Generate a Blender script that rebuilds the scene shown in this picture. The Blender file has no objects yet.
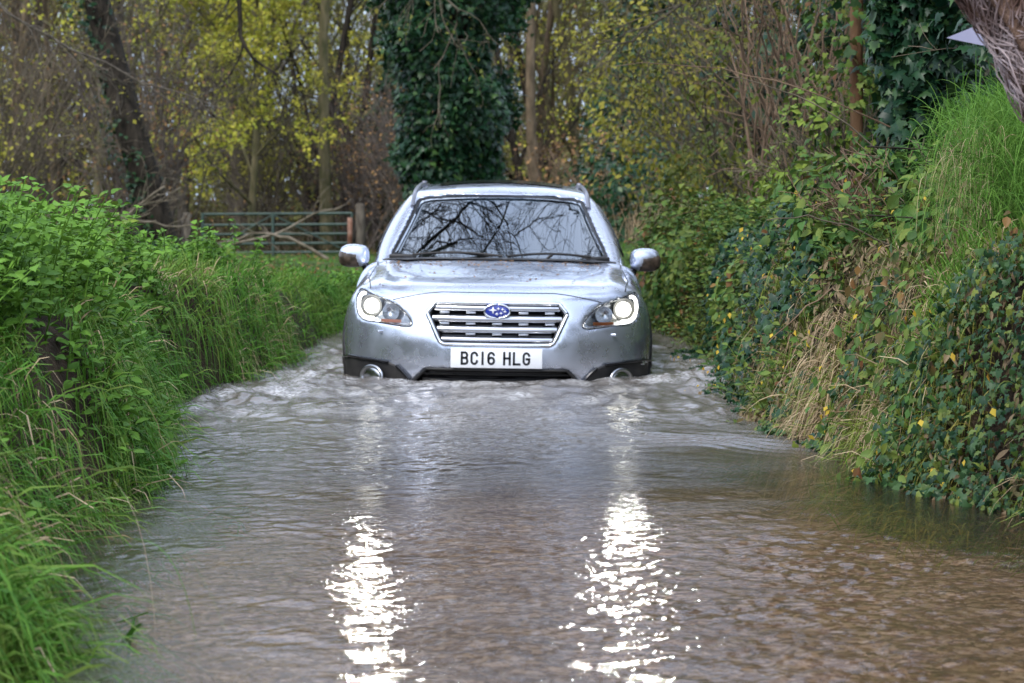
import bpy, math
import numpy as np
from math import radians, pi, sin, cos
rng = np.random.default_rng(7)
S = bpy.context.scene
COL = S.collection

# ------------------------------------------------------------------ camera, sky, sun, exposure
cam_d = bpy.data.cameras.new('camera'); cam = bpy.data.objects.new('camera', cam_d); COL.objects.link(cam)
cam.location = (0, 0, 1.0); cam.rotation_euler = (radians(90 - 3.68), 0, 0)
cam_d.sensor_width = 36; cam_d.lens = 74.67; cam_d.clip_end = 2000; cam_d.clip_start = 0.05
cam_d.dof.use_dof = True; cam_d.dof.focus_distance = 8.5; cam_d.dof.aperture_fstop = 5.6
S.camera = cam
SUN_EL, SUN_AZ = radians(52), radians(215)      # azimuth the light comes from, clockwise from +Y
W = bpy.data.worlds.new('World'); S.world = W; W.use_nodes = True
nt = W.node_tree; nt.nodes.clear()
sky = nt.nodes.new('ShaderNodeTexSky'); sky.sky_type = 'NISHITA'; sky.sun_disc = False
sky.sun_elevation = SUN_EL; sky.sun_rotation = SUN_AZ; sky.air_density = 1.0; sky.dust_density = 2.5; sky.ozone_density = 1.5
tc = nt.nodes.new('ShaderNodeTexCoord')
nz = nt.nodes.new('ShaderNodeTexNoise'); nz.inputs['Scale'].default_value = 2.2; nz.inputs['Detail'].default_value = 7
rp = nt.nodes.new('ShaderNodeValToRGB')
rp.color_ramp.elements[0].position = .35; rp.color_ramp.elements[0].color = (5.6, 6.9, 9.6, 1)
rp.color_ramp.elements[1].position = .68; rp.color_ramp.elements[1].color = (10.8, 11.9, 14.2, 1)
mx = nt.nodes.new('ShaderNodeMix'); mx.data_type = 'RGBA'; mx.inputs[0].default_value = .78
bg = nt.nodes.new('ShaderNodeBackground'); bg.inputs['Strength'].default_value = .15
wo = nt.nodes.new('ShaderNodeOutputWorld')
nt.links.new(tc.outputs['Generated'], nz.inputs['Vector']); nt.links.new(nz.outputs['Fac'], rp.inputs['Fac'])
nt.links.new(sky.outputs['Color'], mx.inputs[6]); nt.links.new(rp.outputs['Color'], mx.inputs[7])
nt.links.new(mx.outputs[2], bg.inputs['Color']); nt.links.new(bg.outputs['Background'], wo.inputs['Surface'])
sun_d = bpy.data.lights.new('sun', 'SUN'); sun_d.energy = 1.9; sun_d.angle = radians(16); sun_d.color = (1, .96, .9)
sun = bpy.data.objects.new('sun', sun_d); COL.objects.link(sun)
sun.rotation_euler = (radians(90) - SUN_EL, 0, pi - SUN_AZ)
S.view_settings.view_transform = 'Standard'; S.view_settings.look = 'None'
S.view_settings.exposure = 0.5; S.view_settings.gamma = 1
S.cycles.max_bounces = 8; S.cycles.transparent_max_bounces = 12; S.cycles.diffuse_bounces = 2; S.cycles.glossy_bounces = 4
S.cycles.sample_clamp_indirect = 12; S.cycles.sample_clamp_direct = 0

# ------------------------------------------------------------------ helpers: numbers
def hermite(x, xs, ys):
    xs = np.asarray(xs, float); ys = np.asarray(ys, float)
    d = np.diff(ys) / np.diff(xs); m = np.zeros(len(xs)); m[0] = d[0]; m[-1] = d[-1]
    for i in range(1, len(xs) - 1):
        m[i] = 0 if d[i-1] * d[i] <= 0 else 2 * d[i-1] * d[i] / (d[i-1] + d[i])
    x = np.asarray(x, float); xc = np.clip(x, xs[0], xs[-1])
    i = np.clip(np.searchsorted(xs, xc, side='right') - 1, 0, len(xs) - 2)
    h = xs[i+1] - xs[i]; t = (xc - xs[i]) / h
    r = (2*t**3 - 3*t**2 + 1)*ys[i] + (t**3 - 2*t**2 + t)*h*m[i] + (-2*t**3 + 3*t**2)*ys[i+1] + (t**3 - t**2)*h*m[i+1]
    return r + np.where(x > xs[-1], (x - xs[-1]) * m[-1], 0) + np.where(x < xs[0], (x - xs[0]) * m[0], 0)
def sstep(t): t = np.clip(t, 0, 1); return t*t*(3 - 2*t)
def _hash(i, j, k):
    n = (i * 374761393 + j * 668265263 + k * 2147483647 + 1013904223) & 0xFFFFFFFF
    n = ((n ^ (n >> 13)) * 1274126177) & 0xFFFFFFFF
    return ((n ^ (n >> 16)) & 0xFFFF) / 65535.0
def noise3(x, y, z):
    x, y, z = np.broadcast_arrays(np.asarray(x, float), np.asarray(y, float), np.asarray(z, float))
    xi = np.floor(x).astype(np.int64); yi = np.floor(y).astype(np.int64); zi = np.floor(z).astype(np.int64)
    fx, fy, fz = sstep(x - xi), sstep(y - yi), sstep(z - zi); r = 0
    for a in (0, 1):
        for b in (0, 1):
            for c in (0, 1):
                r = r + _hash(xi+a, yi+b, zi+c) * (fx if a else 1-fx) * (fy if b else 1-fy) * (fz if c else 1-fz)
    return r * 2 - 1
def fbm(x, y, z, o=3):
    r = 0; a = 1
    for i in range(o): r = r + a * noise3(x * 2**i + 7*i, y * 2**i, z * 2**i); a *= .5
    return r
def unit(v): return v / np.maximum(np.linalg.norm(v, axis=-1, keepdims=True), 1e-9)

# ------------------------------------------------------------------ helpers: objects
def tag(o, label=None, cat=None, group=None, kind=None):
    if label: o['label'] = label
    if cat: o['category'] = cat
    if group: o['group'] = group
    if kind: o['kind'] = kind
    return o
def empty(name, loc=(0, 0, 0), rz=0):
    o = bpy.data.objects.new(name, None); COL.objects.link(o); o.location = loc; o.rotation_euler = (0, 0, rz); return o
def mesh_np(name, V, F, m, parent=None, smooth=True, nper=None):
    """V (N,3); F (M,k) index array with equal k, or a list of such arrays"""
    me = bpy.data.meshes.new(name); V = np.asarray(V, np.float32)
    Fs = F if isinstance(F, list) else [F]
    Fs = [np.asarray(f, np.int32) for f in Fs if len(f)]
    loops = np.concatenate([f.ravel() for f in Fs]); cnt = np.concatenate([np.full(len(f), f.shape[1], np.int32) for f in Fs])
    start = np.concatenate([[0], np.cumsum(cnt)[:-1]]).astype(np.int32)
    me.vertices.add(len(V)); me.vertices.foreach_set('co', V.ravel())
    me.loops.add(len(loops)); me.loops.foreach_set('vertex_index', loops)
    me.polygons.add(len(cnt)); me.polygons.foreach_set('loop_start', start); me.polygons.foreach_set('loop_total', cnt)
    if smooth: me.polygons.foreach_set('use_smooth', np.ones(len(cnt), bool))
    me.update(calc_edges=True); me.validate()
    if m is not None: me.materials.append(m)
    o = bpy.data.objects.new(name, me); COL.objects.link(o)
    if parent is not None: o.parent = parent
    return o
class MB:
    """collects shapes, links them as one mesh"""
    def __init__(s): s.V = []; s.F3 = []; s.F4 = []; s.n = 0
    def add(s, V, F):
        V = np.asarray(V, float).reshape(-1, 3)
        for f in (F if isinstance(F, list) and len(F) and isinstance(F[0], np.ndarray) and F[0].ndim == 2 else [np.asarray(F)]):
            if len(f): (s.F3 if f.shape[1] == 3 else s.F4).append(f + s.n)
        s.V.append(V); s.n += len(V); return s
    def box(s, c, d, rz=0, rx=0, ry=0, taper=0):
        q = np.array([(x, y, z) for z in (-.5, .5) for y in (-.5, .5) for x in (-.5, .5)]) * np.array(d)
        q[4:, :2] *= 1 - taper
        q = rot(q, rx, ry, rz) + np.array(c)
        return s.add(q, np.array([(0,2,3,1),(4,5,7,6),(0,1,5,4),(2,6,7,3),(0,4,6,2),(1,3,7,5)]))
    def tube(s, P, R, k=8, caps=True):
        V, F = tubes(np.asarray(P, float)[None], np.broadcast_to(np.asarray(R, float), (1, len(P))), k)
        s.add(V, F)
        if caps:
            n = len(P)
            for j, ring in ((0, range(k)), (1, range((n-1)*k, n*k))):
                c = np.mean(V[list(ring)], axis=0); b = s.n; r = V[list(ring)]
                s.add(np.vstack([r, c]), np.array([((a+1) % k, a, k) if j == 0 else (a, (a+1) % k, k) for a in range(k)]))
        return s
    def grid(s, P, closed_u=False):
        n, m = P.shape[:2]; idx = np.arange(n*m).reshape(n, m); F = []
        a = idx[:-1, :-1]; b = idx[1:, :-1]; c = idx[1:, 1:]; d = idx[:-1, 1:]
        F = np.stack([a, b, c, d], -1).reshape(-1, 4)
        if closed_u:
            F = np.vstack([F, np.stack([idx[-1, :-1], idx[0, :-1], idx[0, 1:], idx[-1, 1:]], -1)])
        return s.add(P.reshape(-1, 3), F)
    def ellipsoid(s, c, r, rx=0, ry=0, rz=0, n=16, m=10, pw=1.0):
        u = np.linspace(0, 2*pi, n, endpoint=False); v = np.linspace(-pi/2, pi/2, m)
        sg = lambda t: np.sign(t) * np.abs(t)**pw
        U, Vv = np.meshgrid(u, v, indexing='ij')
        P = np.stack([sg(np.cos(U))*sg(np.cos(Vv))*r[0], sg(np.sin(U))*sg(np.cos(Vv))*r[1], sg(np.sin(Vv))*r[2]], -1)
        P = rot(P.reshape(-1, 3), rx, ry, rz).reshape(P.shape) + np.array(c)
        return s.grid(P, True)
    def build(s, name, m, parent=None, smooth=True, bevel=0):
        o = mesh_np(name, np.vstack(s.V), [np.vstack(f) for f in (s.F3, s.F4) if f], m, parent, smooth)
        if bevel:
            b = o.modifiers.new('b', 'BEVEL'); b.width = bevel; b.segments = 2; b.limit_method = 'ANGLE'
        return o
def rot(P, rx=0, ry=0, rz=0):
    P = np.asarray(P, float)
    if rx: c, s = cos(rx), sin(rx); P = P @ np.array([[1,0,0],[0,c,-s],[0,s,c]]).T
    if ry: c, s = cos(ry), sin(ry); P = P @ np.array([[c,0,s],[0,1,0],[-s,0,c]]).T
    if rz: c, s = cos(rz), sin(rz); P = P @ np.array([[c,-s,0],[s,c,0],[0,0,1]]).T
    return P
def tubes(P, R, k=5):
    """P (N,n,3) polylines, R (N,n) radii -> V, F(quads)"""
    N, n = P.shape[:2]
    T = np.gradient(P, axis=1); T = unit(T)
    ref = np.where(np.abs(T[:, :1, 2:3]) > .9, np.array([1., 0, 0]), np.array([0, 0, 1.]))
    A = unit(np.cross(T, np.broadcast_to(ref, T.shape))); B = np.cross(T, A)
    a = np.arange(k) * 2*pi/k
    V = P[:, :, None] + R[:, :, None, None] * (A[:, :, None]*np.cos(a)[:, None] + B[:, :, None]*np.sin(a)[:, None])
    idx = np.arange(N*n*k).reshape(N, n, k)
    q = np.stack([idx[:, :-1], np.roll(idx, -1, 2)[:, :-1], np.roll(idx, -1, 2)[:, 1:], idx[:, 1:]], -1).reshape(-1, 4)
    return V.reshape(-1, 3), q
def copy_tree(o, parent=None):
    c = o.copy(); COL.objects.link(c); c.parent = parent
    for ch in [x for x in bpy.data.objects if x.parent == o]: copy_tree(ch, c)
    return c

# ------------------------------------------------------------------ materials
def hexc(c): return (c[0], c[1], c[2], 1)
def new_mat(name):
    m = bpy.data.materials.new(name); m.use_nodes = True; t = m.node_tree
    return m, t, t.nodes['Principled BSDF'], t.nodes['Material Output']
def add(t, kind, **kw):
    n = t.nodes.new(kind)
    for k, v in kw.items(): setattr(n, k, v)
    return n
def mat(name, c1, c2=None, rough=.6, metal=0, scale=8, bump=0, bscale=None, coat=0, spec=.5, detail=5, lo=.35, hi=.65, stretch=None):
    m, t, p, out = new_mat(name)
    p.inputs['Roughness'].default_value = rough; p.inputs['Metallic'].default_value = metal
    p.inputs['Coat Weight'].default_value = coat; p.inputs['Specular IOR Level'].default_value = spec if rough < .75 else .15
    p.inputs['Coat Roughness'].default_value = .04
    p.inputs['Base Color'].default_value = hexc(c1)
    co = add(t, 'ShaderNodeTexCoord'); src = co.outputs['Object']
    if stretch:
        mp = add(t, 'ShaderNodeMapping'); mp.inputs['Scale'].default_value = stretch; t.links.new(src, mp.inputs[0]); src = mp.outputs[0]
    if c2 is not None:
        n = add(t, 'ShaderNodeTexNoise'); n.inputs['Scale'].default_value = scale; n.inputs['Detail'].default_value = detail
        r = add(t, 'ShaderNodeValToRGB'); r.color_ramp.elements[0].position = lo; r.color_ramp.elements[1].position = hi
        r.color_ramp.elements[0].color = hexc(c1); r.color_ramp.elements[1].color = hexc(c2)
        t.links.new(src, n.inputs['Vector']); t.links.new(n.outputs['Fac'], r.inputs['Fac']); t.links.new(r.outputs['Color'], p.inputs['Base Color'])
    if bump:
        n = add(t, 'ShaderNodeTexNoise'); n.inputs['Scale'].default_value = bscale or scale*3; n.inputs['Detail'].default_value = 6
        b = add(t, 'ShaderNodeBump'); b.inputs['Strength'].default_value = 1; b.inputs['Distance'].default_value = bump
        t.links.new(src, n.inputs['Vector']); t.links.new(n.outputs['Fac'], b.inputs['Height']); t.links.new(b.outputs['Normal'], p.inputs['Normal'])
    return m
def leaf_mat(name, cols, rough=.5, trans=.3, spec=.12, patch=None):
    """leaf colours: one per leaf (random per island), ramped through cols"""
    m, t, p, out = new_mat(name)
    g = add(t, 'ShaderNodeNewGeometry'); r = add(t, 'ShaderNodeValToRGB'); r.color_ramp.interpolation = 'LINEAR'
    el = r.color_ramp.elements
    while len(el) < len(cols): el.new(.5)
    for i, c in enumerate(cols): el[i].position = i / max(1, len(cols)-1); el[i].color = hexc(c)
    if patch:                       # drifts of one tint, so the colours gather in clumps
        co = add(t, 'ShaderNodeTexCoord'); n = add(t, 'ShaderNodeTexNoise'); n.inputs['Scale'].default_value = patch; n.inputs['Detail'].default_value = 2
        t.links.new(co.outputs['Object'], n.inputs['Vector'])
        mr = add(t, 'ShaderNodeMapRange'); mr.inputs['From Min'].default_value = .3; mr.inputs['From Max'].default_value = .7
        t.links.new(n.outputs['Fac'], mr.inputs['Value'])
        mm = add(t, 'ShaderNodeMix'); mm.data_type = 'FLOAT'; mm.inputs[0].default_value = .55
        t.links.new(g.outputs['Random Per Island'], mm.inputs[2]); t.links.new(mr.outputs[0], mm.inputs[3]); t.links.new(mm.outputs[0], r.inputs['Fac'])
    else: t.links.new(g.outputs['Random Per Island'], r.inputs['Fac'])
    t.links.new(r.outputs['Color'], p.inputs['Base Color'])
    p.inputs['Roughness'].default_value = rough; p.inputs['Specular IOR Level'].default_value = spec
    tr = add(t, 'ShaderNodeBsdfTranslucent'); t.links.new(r.outputs['Color'], tr.inputs['Color'])
    x = add(t, 'ShaderNodeMixShader'); x.inputs[0].default_value = trans*.6
    t.links.new(p.outputs[0], x.inputs[1]); t.links.new(tr.outputs[0], x.inputs[2]); t.links.new(x.outputs[0], out.inputs[0])
    return m
def emit_mat(name, c, s):
    m, t, p, out = new_mat(name); p.inputs['Base Color'].default_value = hexc(c)
    p.inputs['Emission Color'].default_value = hexc(c); p.inputs['Emission Strength'].default_value = s; return m
def glass_mat(name, tint, rough=0.0, ior=1.5, gain=1.0, gl=(1, 1, 1)):
    m, t, p, out = new_mat(name); t.nodes.remove(p)
    tr = add(t, 'ShaderNodeBsdfTransparent'); tr.inputs[0].default_value = hexc(tint)
    gg = add(t, 'ShaderNodeBsdfGlossy'); gg.inputs['Roughness'].default_value = rough; gg.inputs['Color'].default_value = hexc(gl)
    f = add(t, 'ShaderNodeFresnel'); f.inputs['IOR'].default_value = ior
    ml = add(t, 'ShaderNodeMath', operation='MULTIPLY'); ml.inputs[1].default_value = gain; ml.use_clamp = True
    x = add(t, 'ShaderNodeMixShader'); t.links.new(f.outputs[0], ml.inputs[0]); t.links.new(ml.outputs[0], x.inputs[0])
    t.links.new(tr.outputs[0], x.inputs[1]); t.links.new(gg.outputs[0], x.inputs[2]); t.links.new(x.outputs[0], out.inputs[0])
    return m

# ------------------------------------------------------------------ terrain
YL = [2, 3, 4.4, 5.4, 6.3, 7.2, 8, 9, 10.4, 11.2, 12, 13, 15, 20, 26]
XLv = [-.95, -.95, -1.0, -1.28, -1.33, -1.24, -1.30, -1.42, -1.62, -1.58, -1.42, -1.3, -1.30, -.95, -.9]
YR = [2, 4, 5.5, 6.85, 7.7, 9, 10.5, 12, 13, 14.5, 20, 26]
XRv = [2.5, 2.3, 2.0, 1.66, 1.36, 1.22, 1.14, 1.12, 1.16, 1.2, .85, .8]
def XL(Y): return hermite(Y, YL, XLv) + .05*noise3(Y*1.7, 3, 0)
def XR(Y): return hermite(Y, YR, XRv) + .05*noise3(Y*1.7, 9, 0)
def bed(Y): return -hermite(np.clip(Y, 0, 60), [0, 3, 6, 9, 11.2, 17, 21.5, 26, 45, 60], [.08, .09, .13, .22, .37, .37, .0, -.03, .05, .05])
def topL(Y): return hermite(np.clip(Y, 0, 60), [0, 3.5, 5, 7, 10, 12, 15, 20, 30, 45, 60], [.22, .25, .42, .6, .58, .56, .42, .18, .0, -.05, 0])
def topR(Y): return hermite(np.clip(Y, 0, 60), [0, 5, 7, 9, 12, 16, 22, 30, 45, 60], [.6, .7, .72, .8, .8, .7, .55, .4, .3, .3])
def ground(X, Y):
    X = np.asarray(X, float); Y = np.asarray(Y, float)
    b = bed(Y); l = XL(Y) - X; r = X - XR(Y)
    tl = topL(Y) + .05*fbm(X*1.1, Y*1.1, 2); tr = topR(Y) + .12*np.clip(r-.5, 0, 6) + .07*fbm(X*1.3, Y*1.3, 5)
    z = b + .015*fbm(X*3, Y*3, 1, 2)
    z = z + (tl - b) * sstep((l + .03)/.38) + (tr - b) * sstep((r + .03)/.5)
    return z + .05*fbm(X*.2, Y*.2, 8, 2) * sstep((Y-25)/10)
def axis(*seg):
    a = []
    for s0, s1, n in seg: a += list(np.linspace(s0, s1, n, endpoint=False))
    return np.array(a + [seg[-1][1]])
gx = axis((-600, -60, 10), (-60, -10, 30), (-10, -2.6, 30), (-2.6, 2.8, 130), (2.8, 10, 30), (10, 60, 30), (60, 600, 10))
gy = axis((-300, -10, 8), (-10, 2, 15), (2, 16, 200), (16, 30, 60), (30, 100, 60), (100, 1200, 14))
GX, GY = np.meshgrid(gx, gy, indexing='ij'); GZ = ground(GX, GY)

def ground_mat():
    m, t, p, out = new_mat('earth_gravel_grass')
    g = add(t, 'ShaderNodeNewGeometry'); sp = add(t, 'ShaderNodeSeparateXYZ'); t.links.new(g.outputs['Position'], sp.inputs[0])
    def nzn(sc, c1, c2, lo=.35, hi=.65, det=6):
        n = add(t, 'ShaderNodeTexNoise'); n.inputs['Scale'].default_value = sc; n.inputs['Detail'].default_value = det
        t.links.new(g.outputs['Position'], n.inputs['Vector'])
        r = add(t, 'ShaderNodeValToRGB'); r.color_ramp.elements[0].position = lo; r.color_ramp.elements[1].position = hi
        r.color_ramp.elements[0].color = hexc(c1); r.color_ramp.elements[1].color = hexc(c2)
        t.links.new(n.outputs['Fac'], r.inputs['Fac']); return r.outputs['Color'], n
    v = add(t, 'ShaderNodeTexVoronoi'); v.inputs['Scale'].default_value = 50; v.inputs['Randomness'].default_value = 1
    wn = add(t, 'ShaderNodeTexNoise'); wn.inputs['Scale'].default_value = 14; wn.inputs['Detail'].default_value = 3; t.links.new(g.outputs['Position'], wn.inputs['Vector'])
    vm = add(t, 'ShaderNodeVectorMath', operation='SCALE'); vm.inputs['Scale'].default_value = .10; t.links.new(wn.outputs['Color'], vm.inputs[0])
    va = add(t, 'ShaderNodeVectorMath', operation='ADD'); t.links.new(g.outputs['Position'], va.inputs[0]); t.links.new(vm.outputs[0], va.inputs[1]); t.links.new(va.outputs[0], v.inputs['Vector'])
    rv = add(t, 'ShaderNodeValToRGB'); e = rv.color_ramp.elements
    e[0].position = 0; e[0].color = (.05, .035, .022, 1); e[1].position = 1; e[1].color = (.55, .45, .34, 1)
    q = e.new(.5); q.color = (.2, .13, .08, 1)
    sv = add(t, 'ShaderNodeSeparateColor'); t.links.new(v.outputs['Color'], sv.inputs[0]); silt = add(t, 'ShaderNodeTexNoise'); silt.inputs['Scale'].default_value = 2.6; silt.inputs['Detail'].default_value = 7; t.links.new(g.outputs['Position'], silt.inputs['Vector'])
    sm = add(t, 'ShaderNodeMix'); sm.data_type = 'FLOAT'; sm.inputs[0].default_value = .40; t.links.new(sv.outputs[0], sm.inputs[2]); t.links.new(silt.outputs['Fac'], sm.inputs[3]); t.links.new(sm.outputs[0], rv.inputs['Fac'])
    soil, _ = nzn(9, (.016, .011, .006), (.05, .034, .02))
    grass, _ = nzn(3, (.03, .06, .012), (.07, .11, .025))
    mr = add(t, 'ShaderNodeMapRange'); mr.inputs['From Min'].default_value = -.06; mr.inputs['From Max'].default_value = .02
    t.links.new(sp.outputs['Z'], mr.inputs['Value'])
    a = add(t, 'ShaderNodeMix'); a.data_type = 'RGBA'; t.links.new(mr.outputs[0], a.inputs[0]); t.links.new(rv.outputs[0], a.inputs[6]); t.links.new(soil, a.inputs[7])
    my = add(t, 'ShaderNodeMapRange'); my.inputs['From Min'].default_value = 14; my.inputs['From Max'].default_value = 18; t.links.new(sp.outputs['Y'], my.inputs['Value'])
    mw = add(t, 'ShaderNodeMapRange'); mw.inputs['From Min'].default_value = 44; mw.inputs['From Max'].default_value = 47; mw.inputs['To Min'].default_value = 1; mw.inputs['To Max'].default_value = 0
    t.links.new(sp.outputs['Y'], mw.inputs['Value'])
    mu = add(t, 'ShaderNodeMath', operation='MULTIPLY'); t.links.new(my.outputs[0], mu.inputs[0]); t.links.new(mw.outputs[0], mu.inputs[1])
    b = add(t, 'ShaderNodeMix'); b.data_type = 'RGBA'; t.links.new(mu.outputs[0], b.inputs[0]); t.links.new(a.outputs[2], b.inputs[6]); t.links.new(grass, b.inputs[7])
    t.links.new(b.outputs[2], p.inputs['Base Color']); p.inputs['Roughness'].default_value = .9; p.inputs['Specular IOR Level'].default_value = .15
    bu = add(t, 'ShaderNodeBump'); bu.inputs['Distance'].default_value = .008; t.links.new(v.outputs['Distance'], bu.inputs['Height']); t.links.new(bu.outputs[0], p.inputs['Normal'])
    return m
go = MB().grid(np.stack([GX, GY, GZ], -1)).build('ground', ground_mat())
tag(go, 'earth banks, gravel stream bed and grass field around the ford', 'ground', kind='structure')

# ------------------------------------------------------------------ water
wx = np.arange(-2.3, 2.75, .0095); ys = [2.5]
while ys[-1] < 21.5: ys.append(ys[-1] + max(.008, .0017*ys[-1]))
wy = np.array(ys); WX, WY = np.meshgrid(wx, wy, indexing='ij')
CARX = -.095
def water_height(X, Y):
    r = np.random.default_rng(3); h = np.zeros_like(X)
    # patches of livelier and calmer water
    pt = .70 + .65*noise3(X*1.1, Y*.7, 4) + .25*noise3(X*3, Y*2, 14)
    near = hermite(Y, [2.5, 4.5, 6, 7.2, 8.2, 9.5, 10.5, 11.5, 21], [2.5, 2.5, 2.4, 2.1, 1.7, 1.6, 1.5, 1.4, .8])
    Xw = X + .03*noise3(X*2.5, Y*2.5, 1); Yw = Y + .03*noise3(X*2.5, Y*2.5, 2)
    for i in range(64):
        lam = .026 * (8 ** r.random()); th = r.normal(0, 1.0); k = 2*pi/lam
        sl = .0070 if lam > .075 else .0120
        ph = k*(Xw*sin(th) + Yw*cos(th)) + r.random()*6.28
        fade = 1 if lam > .05 else np.clip(1.5 - Y/8, 0, 1)
        h += sl/k * (np.sin(ph) + .25*np.sin(2*ph+.6)) * fade
    h = h * pt * near * 1.35
    # bow waves pushed ahead of the car
    fr = 11.9 + .35*((X-CARX)/.92)**2
    u = fr - Y
    wob = .12*noise3(X*1.5, Y*.4, 7)
    h += .020*np.exp(-((u-.12)/.13)**2) * (np.abs(X-CARX) < 1.3)
    for a, c, w in ((.020, .55, .20), (.016, 1.15, .24), (.014, 1.75, .28), (.010, 2.5, .3)):
        h += a*np.exp(-((u + wob*1.6 - c + .25*(np.abs(X-CARX))**1.5)/w)**2)*(1+.6*noise3(X*2, Y*3, c))
    # wake ridge swinging to the right bank, ribbed
    l = Y - (9.15 + .38*np.clip(X, 0, 2)**1.5*-.6) 
    h += .005*np.exp(-(l/.35)**2)*np.sin(l*42 + 7*noise3(X*2.6, Y*2.6, 3) + X*9)*sstep((X+.3)/.9)
    # turbulent shallows along the banks by the car
    tb = sstep((Y-9.3)/1.0)*np.clip(sstep((XL(Y)+.75-X)/.6) + sstep((X-XR(Y)+.45)/.4), 0, 1)*np.clip((16-Y)/4, 0, 1)
    h += tb*.022*fbm(X*7, Y*3.5, 1, 3)
    h += .011*sstep((Y-8.8)/2)*fbm(X*9, Y*4, 6, 2)*np.clip((21-Y)/3, 0, 1)
    return h, tb, u
H, TB, U = water_height(WX, WY)
wo_ = MB().grid(np.stack([WX, WY, H], -1)).build('water', None)
foam = TB*np.clip(.25 + 1.5*fbm(WX*5, WY*2.2, 11, 3), 0, 1)*.35 + np.exp(-((U-.18)/.28)**2)*np.clip(.25+1.2*fbm(WX*10, WY*7, 4, 3), 0, 1)*.4*(np.abs(WX-CARX) < 1.5)
foam += sstep((WY-9.6)/1.5)*np.clip(fbm(WX*6, WY*2.6, 20, 3)-.32, 0, 1)*.9*np.clip((14-WY)/2, 0, 1)
at_ = wo_.data.attributes.new('foam', 'FLOAT', 'POINT'); at_.data.foreach_set('value', np.clip(foam, 0, 1).astype(np.float32).ravel())
murk = np.clip(.16 + .6*sstep((WY-7.0)/3.5) + .15*noise3(WX*.9, WY*.6, 3) - .30*sstep((WX-.3)/1.0)*sstep((9-WY)/2), 0.05, .92)
at_ = wo_.data.attributes.new('murk', 'FLOAT', 'POINT'); at_.data.foreach_set('value', murk.astype(np.float32).ravel())
def water_mat():
    m, t, p, out = new_mat('stream_water'); t.nodes.remove(p)
    g = add(t, 'ShaderNodeNewGeometry')
    n = add(t, 'ShaderNodeTexNoise'); n.inputs['Scale'].default_value = 42; n.inputs['Detail'].default_value = 3; n.inputs['Roughness'].default_value = .6
    mp = add(t, 'ShaderNodeMapping'); mp.inputs['Scale'].default_value = (1, 1.5, 1); t.links.new(g.outputs['Position'], mp.inputs[0]); t.links.new(mp.outputs[0], n.inputs['Vector'])
    b = add(t, 'ShaderNodeBump'); b.inputs['Distance'].default_value = .0030; t.links.new(n.outputs['Fac'], b.inputs['Height'])
    n3 = add(t, 'ShaderNodeTexNoise'); n3.inputs['Scale'].default_value = 1.6; n3.inputs['Detail'].default_value = 3; t.links.new(mp.outputs[0], n3.inputs['Vector'])
    m3 = add(t, 'ShaderNodeMapRange'); m3.inputs['From Min'].default_value = .38; m3.inputs['From Max'].default_value = .6; m3.inputs['To Min'].default_value = .35; m3.inputs['To Max'].default_value = 1.2
    t.links.new(n3.outputs['Fac'], m3.inputs['Value']); t.links.new(m3.outputs[0], b.inputs['Strength'])
    f = add(t, 'ShaderNodeFresnel'); f.inputs['IOR'].default_value = 1.33; t.links.new(b.outputs[0], f.inputs['Normal'])
    gl = add(t, 'ShaderNodeBsdfGlossy'); gl.inputs['Roughness'].default_value = .03; t.links.new(b.outputs[0], gl.inputs['Normal'])
    tr = add(t, 'ShaderNodeBsdfTransparent'); tr.inputs[0].default_value = (.82, .75, .66, 1)
    df = add(t, 'ShaderNodeBsdfDiffuse'); df.inputs[0].default_value = (.185, .165, .145, 1)
    am = add(t, 'ShaderNodeAttribute'); am.attribute_name = 'murk'; af = add(t, 'ShaderNodeAttribute'); af.attribute_name = 'foam'
    x1 = add(t, 'ShaderNodeMixShader'); t.links.new(am.outputs['Fac'], x1.inputs[0]); t.links.new(tr.outputs[0], x1.inputs[1]); t.links.new(df.outputs[0], x1.inputs[2])
    x2 = add(t, 'ShaderNodeMixShader'); t.links.new(f.outputs[0], x2.inputs[0]); t.links.new(x1.outputs[0], x2.inputs[1]); t.links.new(gl.outputs[0], x2.inputs[2])
    fd = add(t, 'ShaderNodeBsdfDiffuse'); fd.inputs[0].default_value = (.62, .62, .62, 1)
    fn = add(t, 'ShaderNodeTexNoise'); fn.inputs['Scale'].default_value = 48; fn.inputs['Detail'].default_value = 5; t.links.new(g.outputs['Position'], fn.inputs['Vector'])
    fr = add(t, 'ShaderNodeMapRange'); fr.inputs['From Min'].default_value = .38; fr.inputs['From Max'].default_value = .66; t.links.new(fn.outputs['Fac'], fr.inputs['Value'])
    fm = add(t, 'ShaderNodeMath', operation='MULTIPLY'); t.links.new(fr.outputs[0], fm.inputs[0]); t.links.new(af.outputs['Fac'], fm.inputs[1])
    x3 = add(t, 'ShaderNodeMixShader'); t.links.new(fm.outputs[0], x3.inputs[0]); t.links.new(x2.outputs[0], x3.inputs[1]); t.links.new(fd.outputs[0], x3.inputs[2])
    t.links.new(x3.outputs[0], out.inputs[0]); return m
wo_.data.materials.append(water_mat())
tag(wo_, 'shallow rippling brown stream flooding the lane, bright lamp glints on it', 'water', kind='structure')

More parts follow.
